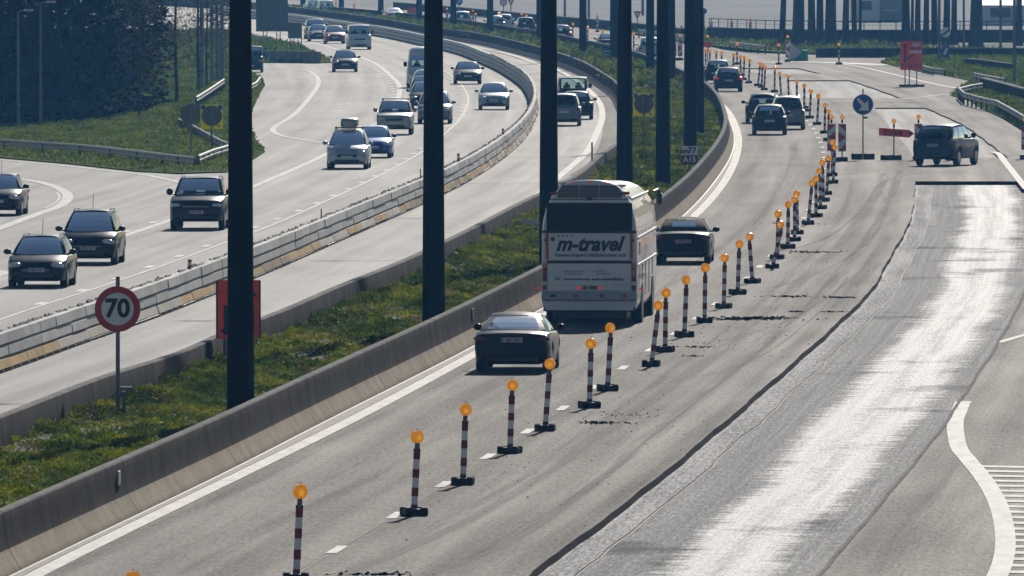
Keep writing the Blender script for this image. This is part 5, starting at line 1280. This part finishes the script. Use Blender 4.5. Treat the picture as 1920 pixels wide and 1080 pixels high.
# contraflow lane
car(1058, 236, 'mpv', 'steel', 'silver hatchback in the contraflow lane, nearest and left', 'car', road=LW, glass='glass_priv', scale=.98)
car(1082, 224, 'hatch', 'black', 'black hatchback in the contraflow lane beside the silver one', road=LW, brake=False)
car(1074, 206, 'van', 'anthracite', 'dark van with wide rear window ahead in the contraflow lane', 'van', road=LW, rearwin=(.06, .06, .15, .1), scale=.92)
# far queue on the bend
for px, py, kd, cl, lb in ((1218, 112, 'mpv', 'silver', 'silver people carrier half hidden by the masts on the bend'), (1141, 97, 'sedan', 'navy', 'dark saloon behind the wall left of the dark mast'), (1053, 80, 'hatch', 'navy', 'dark hatchback with red tail lamp right of the coach mast'), (986, 68, 'mpv', 'anthracite', 'dark people carrier in the haze left of the coach mast'), (930, 60, 'hatch', 'steel', 'hazy hatchback in the far queue by the mast on the bend'), (946, 57, 'wagon', 'white', 'hazy pale estate at the right end of the far queue'), (867, 55, 'mpv', 'silver', 'hazy silver car in the far queue right of the mast by the coupe'), (739, 41, 'coupe', 'silver', 'hazy low car in the far queue left of the red works sign'), (590, 29, 'mpv', 'white', 'faint pale car at the far end of the queue, left one'), (612, 30, 'mpv', 'white', 'faint pale car at the far end of the queue, right one')):
    car(px, py, kd, cl, lb, brake=(px in (1053, 739)))
# oncoming
car(72, 539, 'wagon', 'anthracite', 'dark estate car nearest at the left, above the speed sign', facing='toward', rails=True, antenna=True, plate='1-KBZ-273', grille_bar=True)
car(168, 496, 'mpv', 'black', 'black people carrier with one lit headlamp behind the nearest estate', facing='toward', rails=True, antenna=True, plate='1-DJH-157', lights=True, grille_bar=True)
car(-3, 404, 'hatch', 'anthracite', 'dark hatchback cut by the left picture edge', facing='toward', antenna=True)
car(371, 431, 'suv', 'black', 'black four by four partly hidden by the broadest mast', facing='toward', rails=True, plate='1-BYP-404', grille_bar=True)
car(652, 317, 'mpv', 'silver', 'silver car carrying a roof box among the oncoming traffic', facing='toward', roofbox=True, scale=1.0)
car(701, 296, 'hatch', 'blue', 'small blue car beside the silver car with the roof box', facing='toward', antenna=True, scale=.94)
car(740, 253, 'suv', 'beige', 'beige and dark car with roof bars behind the small blue car', facing='toward', bars=True, scale=.94)
car(815, 232, 'mpv', 'steel', 'grey car mostly hidden behind the mast by the coupe', facing='toward')
car(797, 205, 'hatch', 'navy', 'dark car with lit headlamps left of the mast by the coupe', facing='toward', lights=True)
car(796, 192, 'hatch', 'darkgrey', 'dark car following the one with lit headlamps by the mast', facing='toward', lights=True)
car(799, 178, 'hatch', 'white', 'pale car directly in front of the tall white van', facing='toward')
car(793, 165, 'van', 'white', 'tall white van half hidden by the mast by the coupe', 'van', facing='toward', cap=.5, scale=1.04)
car(877, 158, 'sedan', 'darkgrey', 'dark saloon with both headlamps lit right of the mast by the coupe', facing='toward', lights=True)
car(926, 206, 'hatch', 'silver', 'pale silver hatchback close to the stacked barrier at the bend', facing='toward')
car(647, 135, 'wagon', 'darkgrey', 'dark estate on the slip road at the upper left', facing='toward')
car(674, 93, 'van', 'white', 'white van with dark windscreen on the far slip road', 'van', facing='toward', scale=.98)
car(628, 82, 'hatch', 'red', 'hazy red car left of the far white van', facing='toward')
car(598, 78, 'sedan', 'darkgrey', 'hazy dark saloon left of the red car', facing='toward')
car(592, 73, 'suv', 'steel', 'hazy four by four behind the dark saloon', facing='toward', scale=.95)
car(470, 136, 'van', 'navy', 'dark vehicle peeping out right of the broadest mast', 'van', facing='toward', scale=.9)

# ------------------------------------------------------------------ coach
def coach():
    g = G(1105, 611); yaw = -R(3.2); L = 12.0
    c = g + Vector((-math.sin(yaw), math.cos(yaw), 0)) * (L / 2)
    e = empty('coach', c, yaw, 'white coach with m-travel lettering on its rear', 'coach')
    W_ = PM_['white']; yr = -L / 2
    prof = [(1.20, .42), (1.275, .6), (1.285, 1.5), (1.28, 2.45), (1.25, 2.8), (1.17, 3.15), (1.02, 3.46), (.80, 3.72), (.55, 3.86), (.28, 3.91), (0, 3.92)]
    def ring(y, k=1.0, dz=0.0): return [(x * k, y, z - dz * max(0, z - 2.9)) for x, z in prof] + [(-x * k, y, z - dz * max(0, z - 2.9)) for x, z in prof[-2::-1]]
    b = MB(); b.loft([ring(yr + .0, .965, .04), ring(yr + .04, .988, .01), ring(yr + .14), ring(yr + .9, 1, .02), ring(yr + 1.6, 1, .16), ring(-L / 4, 1, .22), ring(0, 1, .22), ring(L / 4, 1, .22), ring(L / 2 - .5, 1, .25), ring(L / 2 - .1, .97, .35), ring(L / 2, .9, .5)]); body = b.build('body', M['coach_white'], e, 35)
    def slab(nm, x0, x1, z0, z1, mat, d=.02, par=e, y=yr): q = MB(); q.bevbox(((x0 + x1) / 2, y - d / 2 + .002, (z0 + z1) / 2), (x1 - x0, d, z1 - z0), min(.006, d / 3)); return q.build(nm, mat, par)
    # engine grille with slats
    q = MB(); q.poly([(-.86, yr - .004, 3.44), (.87, yr - .004, 3.44), (.87, yr - .004, 3.58), (.72, yr - .004, 3.78), (-.72, yr - .004, 3.78), (-.86, yr - .004, 3.58)], None, (0, -.012, 0)); gr = q.build('engine_grille', M['trim'], e)
    for i in range(9):
        z = 3.47 + i * .037; hw_ = .84 if z < 3.58 else .84 - (z - 3.58) * .72; q = MB(); q.box((0, yr - .026, z), (hw_ * 2, .02, .012)); q.build('slat', M['coach_grey'], gr)
    for x in (-.27, .27): q = MB(); q.box((x, yr - .03, 3.61), (.03, .03, .34)); q.build('grille_bar', M['coach_grey'], gr)
    for x in (-.45, 0, .47): slab('marker_light', x - .035, x + .035, 3.82, 3.86, M['brake'], .03)
    for x in (-.98, .98): slab('upper_light', x - .1, x + .1, 3.52, 3.6, M['tail'], .03)
    slab('trim_strip', -1.05, 1.05, 3.385, 3.41, M['trim'], .02); slab('camera_pod', -.07, .07, 3.37, 3.44, M['trim'], .07)
    slab('rear_window', -1.15, 1.15, 2.55, 3.30, M['glass_dark2'], .025)
    slab('window_strip', -1.26, 1.26, 2.49, 2.56, M['trim'], .03)
    pn = slab('upper_panel', -1.1, 1.1, 1.76, 2.485, M['coach_white'], .02)
    for s in (-1, 1): slab('red_strip', s * 1.13 - .035, s * 1.13 + .035, 1.78, 2.485, M['red'], .03)
    y_ = yr - .024; rot = (math.pi / 2, 0, 0)
    text_part('lettering', 'm-travel', .54, M['navy_ink'], pn, (.04, y_, 2.19), rot, shear=.35, bold=.02, width=1.86)
    text_part('lettering', 'Przewozy krajowe i międzynarodowe osób', .13, M['navy_ink'], pn, (.03, y_, 1.9), rot, bold=.003, width=1.9)
    for i in range(4):
        x = -.82 + i * .115; q = MB(); q.poly([(x + .038 * (1 if k % 2 == 0 else .42) * math.sin(k * math.pi / 5), y_ + .004, 2.42 + .038 * (1 if k % 2 == 0 else .42) * math.cos(k * math.pi / 5)) for k in range(10)], None, (0, -.005, 0)); q.build('star', M['navy_ink'], pn)
    q = MB(); q.disc((-.98, y_, 2.33), .06, 'Y', .008, 20); bd = q.build('badge', M['maroon'], pn)
    q = MB(); q.box((-.98, y_ - .006, 2.31), (.09, .004, .022)); q.build('badge_stripe', M['blue'], bd)
    for s in (-1, 1): q = MB(); q.disc((s * 1.18, yr - .02, 2.3), .03, 'Y', .05, 12); q.build('panel_catch', M['trim'], e)
    slab('black_bar', -1.14, 1.14, 1.68, 1.75, M['trim'], .03)
    lp = slab('engine_door', -1.12, 1.12, 1.1, 1.675, M['coach_white'], .02)
    text_part('lettering', '100', .1, M['navy_ink'], lp, (-.86, y_, 1.26), rot, bold=.002)
    text_part('lettering', 'www.m-travel.com.pl  e-mail: michalart9@o2.pl', .09, M['navy_ink'], lp, (.1, y_, 1.255), rot, bold=.003, width=1.6)
    text_part('lettering', 'DŁUGOSIODŁO', .07, M['navy_ink'], lp, (-.42, y_, 1.46), rot, width=.5); text_part('lettering', 'ul. Mickiewicza 4', .06, M['navy_ink'], lp, (-.42, y_, 1.385), rot, width=.48)
    text_part('lettering', 'tel. 29 741', .065, M['navy_ink'], lp, (.26, y_, 1.47), rot, width=.3); text_part('lettering', '0 604 60 15 62', .06, M['navy_ink'], lp, (.38, y_, 1.4), rot, width=.4)
    lo = slab('plate_panel', -1.12, 1.12, .96, 1.085, M['coach_white'], .018)
    pl = slab('licence_plate', -.22, .24, .965, 1.08, M['plate'], .035); text_part('lettering', 'BK 4783J', .12, M['black'], pl, (.02, yr - .038, 1.022), rot, bold=.003, width=.36)
    for x in (-.28, .29): slab('plate_lamp', x - .035, x + .035, .98, 1.065, M['brake'], .05)
    for s in (-1, 1):
        for k, (z0, z1, mt) in enumerate(((1.57, 1.69, 'amber_dull'), (1.45, 1.56, 'tail'), (1.33, 1.44, 'tail'), (1.2, 1.32, 'tail'), (1.1, 1.19, 'head_off'), (.96, 1.09, 'tail'))): slab('tail_light', s * 1.195 - .06, s * 1.195 + .06, z0, z1, M[mt], .04)
        q = MB(); q.ell((s * 1.38, yr + .01, 1.0), (.035, .03, .035), 8, 5); q.build('corner_lamp', M['brake'], e)
    q = MB(); q.bevbox((0, yr + .02, .80), (2.56, .22, .26), .04); bp = q.build('bumper', M['coach_grey'], e)
    for x, w, m_ in ((-.98, .13, 'trim'), (-.36, .1, 'tail'), (.34, .1, 'tail'), (.95, .1, 'red')): slab('reflector', x - w / 2, x + w / 2, .77, .85, M[m_], .02, bp, yr - .09)
    q = MB(); q.bevbox((0, yr + .12, .53), (2.48, .2, .3), .04); q.build('lower_skirt', M['trim'], e)
    q = MB(); q.bevbox((0, yr + 5.6, .32), (2.0, 10.6, .34), .04); q.build('underbody', M['trim'], e)
    # right and left sides
    for s in (-1, 1):
        x = s * 1.287
        for i in range(6):
            ya = yr + .55 + i * 1.85; q = MB()
            q.add([(x * 1.0, ya, 2.42), (x * 1.0, ya + 1.75, 2.42), (s * 1.2, ya + 1.75, 3.12), (s * 1.2, ya, 3.12)], [(0, 1, 2, 3)]); q.build('side_window', M['side_glass'], e)
        q = MB(); q.box((x, 0, 2.34), (.03, L - .6, .07)); q.build('side_trim', M['coach_grey'], e)
        q = MB(); q.box((x, 0, 1.62), (.03, L - .4, .05)); q.build('side_trim', M['coach_grey'], e)
        for i in range(5):
            ya = yr + 1.0 + i * 2.0; q = MB(); q.box((x + s * .003, ya, 1.15), (.012, .02, .9)); q.build('hatch_gap', M['trim'], e)
        for ya in (yr + 3.1, L / 2 - 2.7):
            q = MB(); q.tube([(s * 1.0, ya, .5), (s * 1.03, ya, .5), (s * 1.25, ya, .5), (s * 1.275, ya, .5)], [.44, .5, .5, .44], 22); wh = q.build('wheel', M['tyre'], e, 35)
            q = MB(); q.disc((s * 1.28, ya, .5), .29, 'X', .02, 18); q.build('rim', M['rim'], wh, 35)
            q = MB(); q.tube([(s * 1.27, ya, .52), (s * 1.292, ya, .52)], .6, 22); q.build('wheel_arch', M['trim'], e, 35)
        q = MB(); q.tube([(s * 1.2, L / 2 - .3, 3.35), (s * 1.3, L / 2 + .1, 3.4), (s * 1.34, L / 2 + .3, 3.3)], .035, 6); q.bevbox((s * 1.33, L / 2 + .3, 3.15), (.16, .12, .34), .04); q.build('mirror', M['trim'], e, 50)
    q = MB(); q.bevbox((1.292, yr + 1.6, 2.05), (.012, 1.1, .35), .003); q.build('orange_decal', M['amber_dull'], e)
    # roof hatch and rain rails
    q = MB(); q.bevbox((.35, yr + 5, 3.66), (.8, .8, .07), .02); q.build('roof_hatch', M['coach_grey'], e)
    for s in (-1, 1): q = MB(); q.tube([(s * 1.03, yr + .3, 3.47), (s * 1.05, yr + 1.6, 3.38), (s * 1.05, L / 2 - .5, 3.35)], .03, 6); q.build('rain_rail', M['coach_grey'], e)
M['coach_white'] = noise_col('coach_paint', (.52, .55, .58), (.64, .66, .68), 1.2, .32, coat=.6)
M['coach_grey'] = flat('coach_grey', (.3, .32, .34), .4)
M['glass_dark2'] = flat('coach_rear_glass', (.004, .006, .009), .25, spec=.15)
M['side_glass'] = flat('coach_side_glass', (.05, .055, .06), .18, spec=.8)
M['navy_ink'] = flat('navy_lettering', (.008, .012, .05), .5)
M['amber_dull'] = flat('amber_reflector', (.5, .16, .02), .35)
coach()

# ------------------------------------------------------------------ air
hz = MB(); hz.box((0, 1260, 14.0), (1440, 2720, 31.0))
ho = hz.build('haze', None or bpy.data.materials.new('haze_air')); ho['kind'] = 'stuff'; ho['label'] = 'thin blue haze over the whole motorway'
hm = ho.data.materials[0]; hm.use_nodes = True; hn = hm.node_tree; hn.nodes.clear()
pv = hn.nodes.new('ShaderNodeVolumePrincipled'); out = hn.nodes.new('ShaderNodeOutputMaterial')
HAZE_D, HAZE_G, HAZE_C = 0.00011, 0.35, (0.15, 0.47, 1.0)
pv.inputs['Color'].default_value = (*HAZE_C, 1); pv.inputs['Density'].default_value = HAZE_D; pv.inputs['Anisotropy'].default_value = HAZE_G
pv.inputs['Absorption Color'].default_value = (1, 1, 1, 1)
hn.links.new(pv.outputs[0], out.inputs['Volume'])
ho.display_type = 'WIRE'
